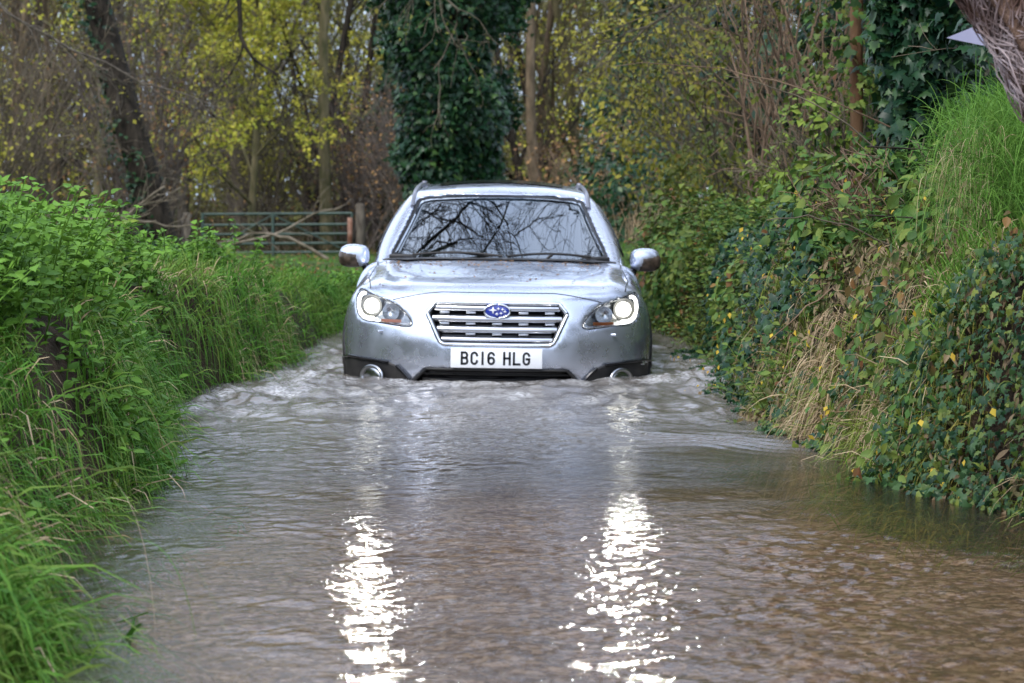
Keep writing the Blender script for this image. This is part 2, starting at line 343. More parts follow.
# ================================================================== VEGETATION TOOLS
def fan(pts):
    n = len(pts); return np.array([(0, i, i+1) for i in range(1, n-1)])
def T_ivy():
    p = [(0, -.05, 0), (.28, -.18, -.03), (.52, .02, -.08), (.3, .22, .0), (.34, .5, -.06), (.13, .55, .0), (0, .98, -.1), (-.13, .55, 0), (-.34, .5, -.06), (-.3, .22, 0), (-.52, .02, -.08), (-.28, -.18, -.03)]
    V = np.array([(0, .2, .05)] + p, float); n = len(p)
    return V, np.array([(0, 1+i, 1+(i+1) % n) for i in range(n)])
def T_oval(w=.3):
    V = np.array([(0, 0, 0), (w*.8, .25, .07), (w, .5, .06), (w*.55, .8, .0), (0, 1, -.08), (-w*.55, .8, .0), (-w, .5, .06), (-w*.8, .25, .07), (0, .5, -.02)], float)
    return V, np.array([(8, i, (i+1) % 8) for i in range(8)])
def T_nettle():
    V = np.array([(0, 0, 0), (.3, .08, .06), (.36, .3, .05), (.24, .45, .05), (.26, .55, .03), (.1, .75, .0), (0, 1, -.12), (-.1, .75, 0), (-.26, .55, .03), (-.24, .45, .05), (-.36, .3, .05), (-.3, .08, .06), (0, .4, -.03)], float)
    return V, np.array([(12, i, (i+1) % 12) for i in range(12)])
def T_small():
    V = np.array([(0, 0, 0), (.32, .45, .08), (0, 1, -.05), (-.32, .45, .08)], float)
    return V, np.array([(0, 1, 2), (0, 2, 3)])
IVY, OVAL, NET, SML, LONG = T_ivy(), T_oval(), T_nettle(), T_small(), T_oval(.16)
def leaves(pos, nrm, tip, size, tpl, r=rng, jit=.3):
    """leaf surfaces at pos, facing nrm, tips towards tip"""
    N = len(pos); V0, F0 = tpl
    n = unit(nrm + r.normal(0, jit, (N, 3))); y = unit(tip + r.normal(0, jit, (N, 3)))
    y = unit(y - n*np.sum(y*n, 1, keepdims=True)); x = np.cross(y, n)
    s = np.asarray(size)[:, None, None] * np.ones((N, 1, 1)); sx = s * r.uniform(.8, 1.2, (N, 1, 1))
    V = pos[:, None] + x[:, None]*V0[None, :, :1]*sx + y[:, None]*V0[None, :, 1:2]*s + n[:, None]*V0[None, :, 2:3]*s*r.uniform(.3, 2.2, (N, 1, 1))
    F = F0[None] + (np.arange(N)*len(V0))[:, None, None]
    return V.reshape(-1, 3), F.reshape(-1, F0.shape[1])
def blades(root, d0, L, w, droop, r=rng, n=5, side=None):
    """grass blades: bent tapering strips"""
    N = len(root); t = np.linspace(0, 1, n)[None, :, None]; d0 = unit(d0)
    L = np.asarray(L)[:, None, None]; dr = np.asarray(droop)[:, None, None]
    P = root[:, None] + L*(d0[:, None]*t*(1 - .35*dr*t) + np.array([0, 0, -1.])*dr*t**2*.8)
    if side is None:
        a = r.uniform(0, 2*pi, N); side = np.stack([np.cos(a), np.sin(a), 0*a], 1)
    side = unit(side - d0*np.sum(side*d0, 1, keepdims=True))[:, None]
    ww = np.asarray(w)[:, None, None]*(1 - t**2.2)*.5*(.55+.9*np.minimum(t*3, 1)*.5)
    V = np.stack([P - side*ww, P + side*ww], 2)           # N,n,2,3
    idx = np.arange(N*n*2).reshape(N, n, 2)
    F = np.stack([idx[:, :-1, 0], idx[:, :-1, 1], idx[:, 1:, 1], idx[:, 1:, 0]], -1).reshape(-1, 4)
    return V.reshape(-1, 3), F
def spawn(P, R, m, L, spread, n=5, wig=.12, up=.0, t0=.25, t1=1.0, rr=.55, r=rng, out=None):
    """children: m polylines on every parent polyline"""
    N, k = P.shape[:2]; pi_ = np.repeat(np.arange(N), m); t = r.uniform(t0, t1, N*m)*(k-1)
    i = np.minimum(t.astype(int), k-2); f = (t - i)[:, None]
    base = P[pi_, i]*(1-f) + P[pi_, i+1]*f; T = unit(P[pi_, i+1] - P[pi_, i])
    rad = R[pi_, i]*(1-f[:, 0]) + R[pi_, i+1]*f[:, 0]
    a = r.normal(0, 1, (N*m, 3)); a = unit(a - T*np.sum(a*T, 1, keepdims=True))
    sp = np.asarray(spread)*r.uniform(.7, 1.3, (N*m, 1)); d = unit(T*np.cos(sp) + a*np.sin(sp) + np.array([0, 0, up]))
    ln = L*r.uniform(.55, 1.25, N*m)*(1.15 - .5*t/(k-1))
    Q = np.zeros((N*m, n, 3)); Q[:, 0] = base
    for j in range(1, n):
        d = unit(d + r.normal(0, wig, d.shape) + np.array([0, 0, up*.35])); Q[:, j] = Q[:, j-1] + d*(ln/(n-1))[:, None]
    rc = np.minimum(rad*rr*r.uniform(.7, 1.1, N*m), rad*.9)
    RR = rc[:, None]*np.linspace(1, .35, n)[None]
    return Q, RR
def trunk_line(h, lean=(0, 0), n=9, wig=.04, r=rng):
    d = np.array([lean[0], lean[1], 1.0]); P = [np.zeros(3)]
    for j in range(1, n):
        d = d + r.normal(0, wig, 3); P.append(P[-1] + d/np.linalg.norm(d)*h/(n-1))
    return np.array(P)[None]
def wood_tree(seed, h=10, rad=.16, lean=(0, 0), limbs=9, b=6, tw=6, leafn=5, leafs=.06, lm=None, bm=None, up=.25, first=.15, tname='tree', parent_loc=(0, 0, 0), tpl=SML, twl=.55, spread=.8):
    r = np.random.default_rng(seed); e = empty(tname, parent_loc)
    P0 = trunk_line(h, lean, 10, .05, r); R0 = rad*np.linspace(1, .25, 10)[None]**.9
    P1, R1 = spawn(P0, R0, limbs, h*.34, spread, 6, .13, up, first, .98, .5, r)
    P2, R2 = spawn(P1, R1, b, h*.16, .75, 5, .16, up*.6, .2, 1, .55, r)
    P3, R3 = spawn(P2, R2, tw, twl, .7, 4, .2, .1, .1, 1, .6, r)
    R3 = np.maximum(R3, .004); R2 = np.maximum(R2, .008)
    m = MB(); m.add(*tubes(P0, R0, 9)); m.add(*tubes(P1, R1, 6)); m.add(*tubes(P2, R2, 4)); m.add(*tubes(P3, R3, 3))
    m.build('trunk', bm, e)
    if leafn:
        N = len(P3)*leafn; pi_ = np.repeat(np.arange(len(P3)), leafn); ii = r.integers(1, 4, N)
        pos = P3[pi_, ii] + r.normal(0, .05, (N, 3))
        keep = noise3(pos[:, 0]*.6+seed, pos[:, 1]*.6, pos[:, 2]*.6) > -.25
        pos = pos[keep]; N = len(pos)
        V, F = leaves(pos, r.normal(0, 1, (N, 3))+np.array([0, 0, .6]), r.normal(0, 1, (N, 3))+np.array([0, 0, -.7]), leafs*r.uniform(.6, 1.3, N), tpl, r)
        mesh_np('crown', V, F, lm, e)
    return e
BARK = mat('bark_grey_brown', (.055, .045, .035), (.13, .11, .085), .9, scale=14, bump=.02, bscale=30, stretch=(1, 1, .25))
BARK_D = mat('bark_dark', (.014, .011, .008), (.045, .036, .026), .9, scale=12, bump=.02, bscale=30, stretch=(1, 1, .3))
BARK_G = mat('bark_mossy', (.06, .06, .025), (.16, .13, .07), .9, scale=9, bump=.02, bscale=30, stretch=(1, 1, .3))
BARK_T = mat('bark_tan', (.08, .06, .038), (.18, .13, .08), .85, scale=9, bump=.01, bscale=30, stretch=(1, 1, .3))
TWIG = mat('twigs_brown', (.07, .058, .04), (.18, .145, .10), .85, scale=3)
TWIG_R = mat('twigs_reddish', (.11, .07, .045), (.25, .17, .11), .8, scale=3)
L_AUT = leaf_mat('leaves_autumn', [(.11, .10, .02), (.22, .20, .035), (.34, .30, .045), (.15, .18, .035), (.24, .15, .035)], patch=.5)
L_YEL = leaf_mat('leaves_yellow_green', [(.26, .30, .035), (.42, .42, .055), (.58, .5, .07), (.34, .36, .05)], trans=.4)
L_OLV = leaf_mat('leaves_olive', [(.03, .045, .01), (.07, .10, .018), (.15, .16, .03), (.24, .18, .035)], patch=.6)
L_IVY = leaf_mat('leaves_ivy', [(.006, .024, .012), (.010, .04, .017), (.022, .065, .02), (.010, .035, .018), (.05, .10, .025)], rough=.38, trans=.12, spec=.22)
L_IVYB = leaf_mat('leaves_ivy_blue', [(.010, .036, .016), (.02, .06, .02), (.04, .09, .028), (.04, .085, .016), (.16, .19, .03)], rough=.4, trans=.15, spec=.22)
L_NET = leaf_mat('leaves_nettle', [(.035, .085, .012), (.07, .16, .02), (.14, .28, .035), (.055, .125, .02), (.22, .28, .04)], rough=.5, trans=.3, patch=1.4)
L_GRS = leaf_mat('grass_green', [(.025, .075, .010), (.05, .14, .016), (.09, .22, .025), (.17, .24, .045), (.035, .10, .014)], rough=.5, trans=.35, patch=1.2)
L_GRB = leaf_mat('grass_bright', [(.06, .15, .02), (.10, .22, .03), (.16, .29, .05)], rough=.5, trans=.4)
L_DEAD = leaf_mat('grass_dead', [(.22, .15, .08), (.4, .3, .17), (.55, .43, .27), (.3, .2, .11)], rough=.7, trans=.25)
L_BRM = leaf_mat('leaves_bramble', [(.012, .035, .01), (.03, .075, .016), (.065, .14, .03), (.15, .19, .035), (.035, .08, .02), (.12, .05, .02), (.25, .16, .05)], rough=.45, trans=.25, patch=2.0)
L_YSP = leaf_mat('leaves_turned_yellow', [(.45, .3, .03), (.55, .4, .05), (.4, .2, .03)], rough=.5, trans=.4)
L_LIT = leaf_mat('leaves_fallen', [(.12, .06, .025), (.22, .12, .05), (.35, .2, .08), (.08, .04, .02)], rough=.7, trans=.1)

# ================================================================== CAR (local: x right as seen, y towards its tail, z up from its tyres)
def F0(x): return hermite(np.abs(x), [0, .2, .35, .5, .62, .72, .8, .86, .9, .93, 1.1], [0, .008, .03, .075, .13, .2, .285, .385, .50, .66, 2.2])
def Gz(z): return hermite(z, [.1, .22, .32, .42, .5, .58, .66, .75, .83, .9, 1.0, 1.2], [.16, .06, .02, .004, 0, .004, .02, .045, .085, .15, .33, .8])
def FRONT(x, z): return F0(x) + Gz(z)
def H0(y): return hermite(y, [0, .15, .35, .6, 1.0, 1.35, 1.6, 4.0, 4.8], [.845, .895, .935, .965, 1.0, 1.025, 1.03, 1.03, 1.0])
def CX(x): return hermite(np.abs(x), [0, .3, .5, .6, .66, .72, .8, .85, .89, .92, 1.0], [0, .004, .012, .022, .018, .03, .065, .115, .2, .38, 1.6])
def sdf_low(x, y, z):
    ax = np.abs(x)
    front = (FRONT(ax, z) - y) / np.sqrt(1 + (1.1*ax)**2*.8)
    top = (z - (H0(y) - CX(ax)*np.where(y > 1.4, .55, 1)))/np.sqrt(1 + np.clip((ax-.7)*6, 0, 2)**2)
    wid = hermite(z, [.15, .25, .4, .6, .78, .9, 1.0, 1.1], [.85, .885, .912, .922, .912, .895, .86, .8])
    wid = wid - .02*np.exp(-((y-1.9)/.5)**2)*0 - .10*sstep((y-4.1)/.7)**2
    # flared wings over the wheels
    side = ax - wid - .004*np.exp(-((y-.95)/.4)**2) - .004*np.exp(-((y-3.69)/.45)**2)
    bot = .2 - z
    rear = y - (4.80 - .25*(ax/.9)**4 - .12*np.clip(z-.7, 0, 1))
    def smax(a, b, k): h = np.clip(.5 + .5*(a-b)/k, 0, 1); return b*(1-h) + a*h + k*h*(1-h)
    f = smax(front, top, .07); f = smax(f, side, .07); f = smax(f, bot, .04); f = smax(f, rear, .08)
    return f
GRL = np.array([(-.352, .812), (.352, .812), (.400, .752), (.392, .735), (.325, .590), (.300, .577), (-.300, .577), (-.325, .590), (-.392, .735), (-.400, .752)])
def sd_poly(px, pz, poly):
    d = np.full(px.shape, 1e9); ins = np.zeros(px.shape, bool); n = len(poly)
    for i in range(n):
        a, b = poly[i], poly[(i+1) % n]; e = b - a; wx_, wz_ = px-a[0], pz-a[1]
        t = np.clip((wx_*e[0] + wz_*e[1])/(e@e), 0, 1); d = np.minimum(d, (wx_-e[0]*t)**2 + (wz_-e[1]*t)**2)
        c = ((a[1] <= pz) & (b[1] > pz)) | ((b[1] <= pz) & (a[1] > pz))
        xi = a[0] + (pz-a[1])*e[0]/np.where(abs(e[1]) < 1e-9, 1e-9, e[1]); ins ^= c & (px < xi)
    return np.where(ins, -1, 1)*np.sqrt(d)
def smooth_poly(p, k=2, closed=True):
    p = np.asarray(p, float)
    for _ in range(k):
        q = np.roll(p, -1, 0); p = np.stack([p*.75+q*.25, p*.25+q*.75], 1).reshape(-1, 2)
    return p
HL = smooth_poly([(.812, .868), (.828, .80), (.812, .715), (.76, .690), (.68, .690), (.56, .672), (.478, .672), (.500, .720), (.560, .785), (.64, .818), (.73, .845), (.79, .872)], 2)
INTK = np.array([(-.40, .435), (.40, .435), (.475, .36), (.475, .30), (-.475, .30), (-.475, .36)])
FOG = smooth_poly([(.60, .462), (.86, .47), (.97, .47), (.97, .20), (.50, .20), (.485, .34), (.53, .40)], 1)
def sdf_body(x, y, z):
    f = sdf_low(x, y, z); ax = np.abs(x); m = (y < 1.2)
    fm = f.copy()
    sub = y < 1.3
    X, Y, Z = ax[sub], y[sub], z[sub]; g = f[sub]; fr = FRONT(X, Z)
    g = np.maximum(g, -np.maximum(sd_poly(X, Z, GRL)+.004, (Y - fr) - .07))
    g = np.maximum(g, -np.maximum(sd_poly(X, Z, HL)+.006, (Y - fr) - .11))
    g = np.maximum(g, -np.maximum(sd_poly(X, Z, INTK), (Y - fr) - .10))
    f[sub] = g
    for yc in (.95, 3.695):
        w = np.maximum(np.sqrt((y-yc)**2 + (z-.335)**2) - .385, .62 - ax)
        f = np.maximum(f, -w)
    return f
def surface_nets(fn, lo, hi, h):
    ax_ = [np.arange(l, u+h, h) for l, u in zip(lo, hi)]; X, Y, Z = np.meshgrid(*ax_, indexing='ij')
    D = fn(X, Y, Z); ins = D < 0; nx, ny, nz_ = D.shape
    acc = np.zeros((nx-1, ny-1, nz_-1, 3)); cnt = np.zeros((nx-1, ny-1, nz_-1))
    offs = [(i, j, k) for i in (0, 1) for j in (0, 1) for k in (0, 1)]
    sl = lambda o: tuple(slice(o[a], D.shape[a]-1+o[a]) for a in range(3))
    for o in offs:
        for a in range(3):
            if o[a]: continue
            p = list(o); p[a] = 1; A, B = D[sl(o)], D[sl(p)]; c = (A < 0) != (B < 0)
            t = np.where(c, A/np.where(c, A-B, 1), 0)
            for d in range(3): acc[..., d] += np.where(c, o[d] + (t if d == a else 0), 0)
            cnt += c
    act = cnt > 0; idx = -np.ones(act.shape, int); idx[act] = np.arange(act.sum())
    I = np.argwhere(act); V = (acc[act]/cnt[act][:, None] + I)*h + np.array([a[0] for a in ax_])
    F = []
    for a in range(3):
        b, c = (a+1) % 3, (a+2) % 3
        s0 = [slice(1, -1)]*3; s0[a] = slice(0, -1); s1 = list(s0); s1[a] = slice(1, None)
        A, B = ins[tuple(s0)], ins[tuple(s1)]; E = np.argwhere(A != B); fl = A[A != B]
        E = E + 1; E[:, a] -= 1
        q = []
        for (db, dc) in ((-1, -1), (0, -1), (0, 0), (-1, 0)):
            e = E.copy(); e[:, b] += db; e[:, c] += dc; q.append(idx[e[:, 0], e[:, 1], e[:, 2]])
        q = np.stack(q, 1); q = np.where(fl[:, None], q, q[:, ::-1]); F.append(q)
    F = np.vstack(F); F = F[(F >= 0).all(1)]
    return V, F
def newton(fn, V, it=3, mx=.006):
    e = 2e-3
    for _ in range(it):
        f = fn(*V.T); g = np.stack([(fn(*(V+np.eye(3)[a]*e).T) - fn(*(V-np.eye(3)[a]*e).T))/(2*e) for a in range(3)], 1)
        st = -f[:, None]*g/np.maximum(np.sum(g*g, 1, keepdims=True), .05); l = np.linalg.norm(st, axis=1, keepdims=True)
        V = V + st*np.minimum(1, mx/np.maximum(l, 1e-9))
    return V
PAINT_M, t_, p_, o_ = new_mat('silver_paint')
p_.inputs['Base Color'].default_value = (.60, .64, .74, 1); p_.inputs['Metallic'].default_value = .86; p_.inputs['Roughness'].default_value = .34
p_.inputs['Coat Weight'].default_value = .9; p_.inputs['Coat Roughness'].default_value = .03
n_ = add(t_, 'ShaderNodeTexNoise'); n_.inputs['Scale'].default_value = 5; n_.inputs['Detail'].default_value = 3; n_.inputs['Roughness'].default_value = .7
c_ = add(t_, 'ShaderNodeTexCoord'); t_.links.new(c_.outputs['Object'], n_.inputs['Vector'])
r_ = add(t_, 'ShaderNodeMapRange'); r_.inputs['From Min'].default_value = .35; r_.inputs['From Max'].default_value = .65; r_.inputs['To Min'].default_value = .20; r_.inputs['To Max'].default_value = .36
t_.links.new(n_.outputs['Fac'], r_.inputs['Value']); t_.links.new(r_.outputs[0], p_.inputs['Roughness'])
n2 = add(t_, 'ShaderNodeTexNoise'); n2.inputs['Scale'].default_value = 38; n2.inputs['Detail'].default_value = 4; t_.links.new(c_.outputs['Object'], n2.inputs['Vector'])
r2 = add(t_, 'ShaderNodeValToRGB'); r2.color_ramp.elements[0].position = .27; r2.color_ramp.elements[0].color = (.60, .63, .71, 1); r2.color_ramp.elements[1].position = .36; r2.color_ramp.elements[1].color = (.60, .64, .74, 1)
t_.links.new(n2.outputs['Fac'], r2.inputs['Fac']); 
PAINT = PAINT_M
BLK = mat('black_plastic', (.012, .012, .013), (.03, .028, .026), .55, scale=9, spec=.4)
GBLK = mat('gloss_black', (.008, .008, .01), rough=.12)
RUB = mat('tyre_rubber', (.018, .018, .018), rough=.8)
CHR = mat('chrome', (.75, .76, .78), rough=.12, metal=1)
SLAT = mat('satin_silver', (.62, .63, .66), rough=.28, metal=1)
ALLOY = mat('alloy_rim', (.45, .46, .48), rough=.3, metal=1)
GLASS = glass_mat('windscreen_glass', (.42, .50, .48), 0.0, 1.55, 3.0, (.88, .94, 1))
SGLASS = glass_mat('side_glass', (.25, .29, .28), 0.0, 1.5, 1.8)
CLEAR = glass_mat('lens_clear', (.93, .95, .96), 0.0, 1.45)
FABRIC = mat('seat_fabric', (.02, .02, .022), (.04, .04, .042), .9, scale=40)
WHITE = mat('plate_white', (.80, .81, .83), rough=.35)
INK = mat('plate_ink', (.01, .01, .012), rough=.4)
BLUE = mat('emblem_blue', (.01, .03, .30), rough=.12, coat=1)
ORANGE = mat('indicator_orange', (.30, .09, .03), rough=.25)
LAMP = emit_mat('lamp_lit', (1, .97, .86), 5)
DRL = emit_mat('lamp_strip_lit', (1, .98, .90), 2.4)
REFL = mat('reflector', (.55, .56, .58), rough=.22, metal=1)

car = empty('car', (CARX, 12.0, -.37)); car.rotation_euler = (0, radians(.85), 0)
tag(car, 'silver estate car with lit headlights fording the stream towards the viewer', 'car')
def bodymesh(name, fn, lo, hi, h, m, parent, it=3):
    V, F = surface_nets(fn, lo, hi, h); V = newton(fn, V, it, h*.35)
    o = mesh_np(name, V, F, m, parent); sm = o.modifiers.new('smooth', 'SMOOTH'); sm.factor = .5; sm.iterations = 7; return o
body = bodymesh('body', sdf_body, (-1.0, -.06, .14), (1.0, 4.9, 1.13), .0135, PAINT, car)

def CABW(z): return hermite(z, [.9, 1.06, 1.18, 1.3, 1.40, 1.5], [.850, .805, .755, .692, .632, .56])
def sdf_cab_solid(x, y, z):
    ax = np.abs(x)
    def smax(a, b, k): h = np.clip(.5 + .5*(a-b)/k, 0, 1); return b*(1-h) + a*h + k*h*(1-h)
    side = (ax - CABW(z) + .06*sstep((2.1-y)/.9))*.9
    ye = y - .16*(ax/.7)**2
    ws = ((z - 1.015) - (ye - 1.32)*.585)*.863
    roof = z - (hermite(y, [1.5, 2.05, 2.5, 3.1, 3.8, 4.5], [1.39, 1.478, 1.520, 1.542, 1.525, 1.46]) - .055*(ax/.6)**2)
    rear = ((y - 4.72) + (z - 1.0)*.75)*.8
    f = smax(ws, roof, .05); f = smax(f, side, .05); f = smax(f, rear, .06)
    return smax(f, .96 - z, .01)
WSO = smooth_poly([(-.700, 1.022), (-.655, 1.13), (-.60, 1.25), (-.555, 1.375), (-.535, 1.412), (-.3, 1.430), (0, 1.436), (.3, 1.430), (.535, 1.412), (.555, 1.375), (.60, 1.25), (.655, 1.13), (.700, 1.022), (.4, 1.015), (0, 1.012), (-.4, 1.015)], 1)
SWO = [np.array([(1.72, 1.04), (2.30, 1.375), (2.62, 1.39), (2.66, 1.04)]), np.array([(2.76, 1.04), (2.74, 1.39), (3.50, 1.385), (3.62, 1.06)]), np.array([(3.72, 1.07), (3.60, 1.375), (4.05, 1.345), (4.35, 1.12)])]
SWO = [smooth_poly(np.array(s)*.0 + s, 2) for s in SWO]
def sdf_cab(x, y, z):
    s = sdf_cab_solid(x, y, z); f = np.maximum(s, -(s + .032))
    w = y < 2.4
    g = f[w]; g = np.maximum(g, -sd_poly(x[w], z[w], WSO)); f[w] = g
    ax = np.abs(x)
    for o in SWO: f = np.maximum(f, -np.maximum(sd_poly(y, z, o), .3 - ax))
    f = np.maximum(f, -np.maximum(np.maximum(ax - .52, np.abs(z-1.22)-.13), 4.0 - y))
    return f
cabin = bodymesh('roof', sdf_cab, (-.95, 1.05, .93), (.95, 4.9, 1.56), .013, PAINT, car, 2)
cabin['label'] = 'roof and pillars of the silver car'

def proj_y(fn, x, z, lo, hi, level=0.0, it=34):
    a = np.full(x.shape, float(lo)); b = np.full(x.shape, float(hi))     # fn>level at a (outside), <level at b
    for _ in range(it):
        m = (a+b)/2; o = fn(x, m, z) > level; a = np.where(o, m, a); b = np.where(o, b, m)
    return b
def ring_panel(name, poly, pf, m, parent, rings=9, thick=.012, mirror=False, pw=1.0):
    """panel following the bodywork inside an outline; pf(x,z)->(N,3) surface, pf(x,z,d) deeper by d"""
    poly = np.asarray(poly, float); c = poly.mean(0); ts = np.linspace(1, 0, rings+1)[:-1]
    L = [pf(*poly.T, thick)] + [pf(*(c + (poly-c)*t).T, 0) for t in ts]
    P = np.stack(L, 0); cen = pf(np.array([c[0]]), np.array([c[1]]), 0)
    n = len(poly); mb = MB(); mb.grid(np.swapaxes(P, 0, 1), True)
    mb.add(np.vstack([P[-1], cen]), np.array([(i, (i+1) % n, n) for i in range(n)]))
    V = np.vstack(mb.V); g = mb.F4[0][:, ]; nn = np.cross(V[g[:, 2]]-V[g[:, 0]], V[g[:, 3]]-V[g[:, 1]])[rings-1::rings].sum(0) if False else 0
    Fa = mb.F3[0]; nt_ = np.cross(V[Fa[:, 1]]-V[Fa[:, 0]], V[Fa[:, 2]]-V[Fa[:, 0]]).sum(0); out = V.mean(0)-np.array([0, 2.4, .5])
    flip3 = (nt_ @ out) < 0
    m1 = (P[1]-P[2]); i0 = np.arange(n); q = np.stack([i0*(rings+1)+1, ((i0+1) % n)*(rings+1)+1, ((i0+1) % n)*(rings+1)+2, i0*(rings+1)+2], 1)
    nq = np.cross(V[q[:, 2]]-V[q[:, 0]], V[q[:, 3]]-V[q[:, 1]]).sum(0); flip4 = (nq @ out) < 0
    # mb.grid winds each quad (u,v),(u+1,v),(u+1,v+1),(u,v+1) as q above
    if flip3: mb.F3[0] = mb.F3[0][:, ::-1]
    if flip4: mb.F4 = [f[:, ::-1] for f in mb.F4]
    return mb.build(name, m, parent)
def pf_front(off=.0, sgn=1, fn=sdf_low):
    def f(x, z, d=0):
        y = proj_y(fn, np.abs(x), z, -.3, 1.6); return np.stack([x*sgn, y - off + d, z], -1)
    return f
def pf_ws(off): 
    def f(x, z, d=0):
        y = proj_y(sdf_cab_solid, x, z, 1.0, 2.9); P = np.stack([x, y + d, z], -1)
        return P + np.array([0, -.48, .877])*off
    return f
def pf_side(off, sgn):
    def f(y, z, d=0):
        a = np.full(y.shape, .3); b = np.full(y.shape, 1.2)
        for _ in range(30):
            m = (a+b)/2; i = sdf_cab_solid(m, y, z) < 0; a = np.where(i, m, a); b = np.where(i, b, m)
        return np.stack([sgn*(a + off - d), y, z], -1)
    return f
ws = ring_panel('windscreen', WSO*np.array([.995, 1]), pf_ws(-.010), GLASS, car, 12, .001)
frit = MB(); Pw = pf_ws(.002)(*WSO.T); Pi = pf_ws(.001)(*((WSO-np.array([0, 1.2]))*np.array([.968, .93])+np.array([0, 1.2])).T)
frit.grid(np.stack([Pw, Pi], 1), True); 
o = frit.build('windscreen_seal', GBLK, ws)
for s in (1, -1):
    for k, q in enumerate(SWO):
        ring_panel('side_window', q, pf_side(-.008, s), SGLASS, car, 6, .001)
        mb = MB(); P = pf_side(.003, s)(*q.T); mb.tube(np.vstack([P, P[:1]]), .008, 6, False); mb.build('window_trim', GBLK, car)
rw = MB().grid(np.array([[(x, 4.72-(z-1.0)*.75-.02, z) for z in (1.08, 1.36)] for x in (-.53, .53)])).build('rear_window', SGLASS, car)

# --- interior
dash = MB(); dash.box((0, 1.75, 1.035), (1.40, .55, .03)); dash.box((0, 1.95, 1.02), (1.36, .25, .10)); dash.build('dashboard', BLK, car, True, .01)
for s in (-.36, .36):
    st = MB(); st.box((s, 2.75, 1.12), (.46, .14, .34), rx=-.25, taper=.15); st.build('front_seat', FABRIC, car, True, .03)
    hr = MB(); hr.ellipsoid((s, 2.82, 1.33), (.13, .06, .085), pw=.7); hr.build('headrest', FABRIC, car)
st = MB(); st.box((0, 3.6, 1.1), (1.2, .16, .3), rx=-.25); st.build('rear_seat', FABRIC, car, True, .03)
sw = MB(); a = np.linspace(0, 2*pi, 33); c = np.stack([.18*np.cos(a)-.36, 2.2+.06*np.sin(a), 1.07+.17*np.sin(a)], 1); sw.tube(c, .015, 8, False); sw.box((-.36, 2.2, 1.07), (.3, .03, .05)); sw.build('steering_wheel', BLK, car)
mi = MB(); mi.ellipsoid((0, 2.12, 1.335), (.12, .02, .032), pw=.6); mi.tube([(0, 2.12, 1.35), (0, 2.06, 1.39)], .01, 6); mi.build('interior_mirror', BLK, car)

# --- bonnet seams, cowl, wipers
def top_y(x, y, off=0):     # height of the lower body at x,y
    a = np.full(np.shape(x), .5); b = np.full(np.shape(x), 1.3)
    for _ in range(30):
        m = (a+b)/2; i = sdf_low(x, y, m) < 0; a = np.where(i, m, a); b = np.where(i, b, m)
    return np.stack([x, y, a+off], -1)
for s in (1, -1):
    yy = np.linspace(.36, 1.42, 24); xx = s*np.interp(yy, [.3, .7, 1.42], [.735, .775, .765]); mb = MB(); mb.tube(top_y(xx, yy, -.001), .005, 5); 
    mb.build('bonnet_seam', GBLK, body)
    # raised bonnet ridge
xs = np.linspace(-.60, .60, 40); 
zz = .865 - .06*np.clip((np.abs(xs)-.35)/.3, 0, 1)**1.3; zz = np.where(np.abs(xs) < .35, .868, zz)
yy = proj_y(sdf_low, np.abs(xs), zz, -.3, 1.5); mb = MB(); mb.tube(np.stack([xs, yy+.001, zz], -1), .0032, 5); mb.build('bonnet_seam', GBLK, body)
mb = MB(); X = np.linspace(-.74, .74, 31)
P = np.stack([np.stack([X, 1.34 + .13*(X/.7)**2 + a, 1.022 - CX(X)*.55 + b + 0*X], -1) for a, b in ((-.055, .008), (-.02, .014), (.06, .018), (.12, .016))], 1)
mb.grid(P); mb.build('scuttle_panel', BLK, car)
for s, x0, x1 in ((1, -.55, .02), (1, .05, .58)):
    mb = MB(); t = np.linspace(0, 1, 12); xw = x0+(x1-x0)*t; zw = 1.035+.018*np.sin(t*pi)
    P = pf_ws(.016)(xw, zw); mb.tube(P, .0085, 6); mb.tube([(x1 if x0 < 0 else x0+.25, 1.40, 1.035), P[6]], .009, 6); mb.build('wiper', BLK, car)

# --- grille
back = MB(); X, Zg = np.meshgrid(np.linspace(-.42, .42, 30), np.linspace(.57, .82, 8), indexing='ij'); back.grid(np.stack([X, FRONT(X, Zg)+.065, Zg], -1))
gr = back.build('grille', GBLK, car)
def edge_path(poly, off, k=6):
    q = []; n = len(poly)
    for i in range(n):
        for t in np.linspace(0, 1, k, endpoint=False): q.append(poly[i]*(1-t)+poly[(i+1) % n]*t)
    q = np.array(q); y = proj_y(sdf_low, np.abs(q[:, 0]), q[:, 1], -.3, 1.6); P = np.stack([q[:, 0], y - off, q[:, 1]], -1); return np.vstack([P, P[:1]])
mb = MB(); mb.tube(edge_path(GRL, .004), .0115, 8, False); mb.build('grille_surround', CHR, gr)
mb = MB(); mb.tube(edge_path(GRL*np.array([.966, 1]) + (GRL[:, 1:]-.7)*np.array([0, -.06]), -.01), .006, 6, False); mb.build('grille_inner_edge', GBLK, gr)
def half_w(z): return np.interp(z, [.577, .590, .735, .752, .812], [.30, .325, .392, .400, .352])
for z, hh in ((.783, .030), (.722, .034), (.662, .034), (.606, .026)):
    w = half_w(z) - .018; X = np.linspace(-w, w, 30); P = []
    for dz, dy in ((-hh/2, .010), (-hh/2, -.004), (hh/2*.6, -.002), (hh/2, .008), (hh/2, .03)):
        P.append(np.stack([X, FRONT(X, z)+dy+.012, z+dz+0*X], -1))
    mb = MB(); mb.grid(np.stack(P, 1)); mb.build('grille_bar', SLAT, gr)
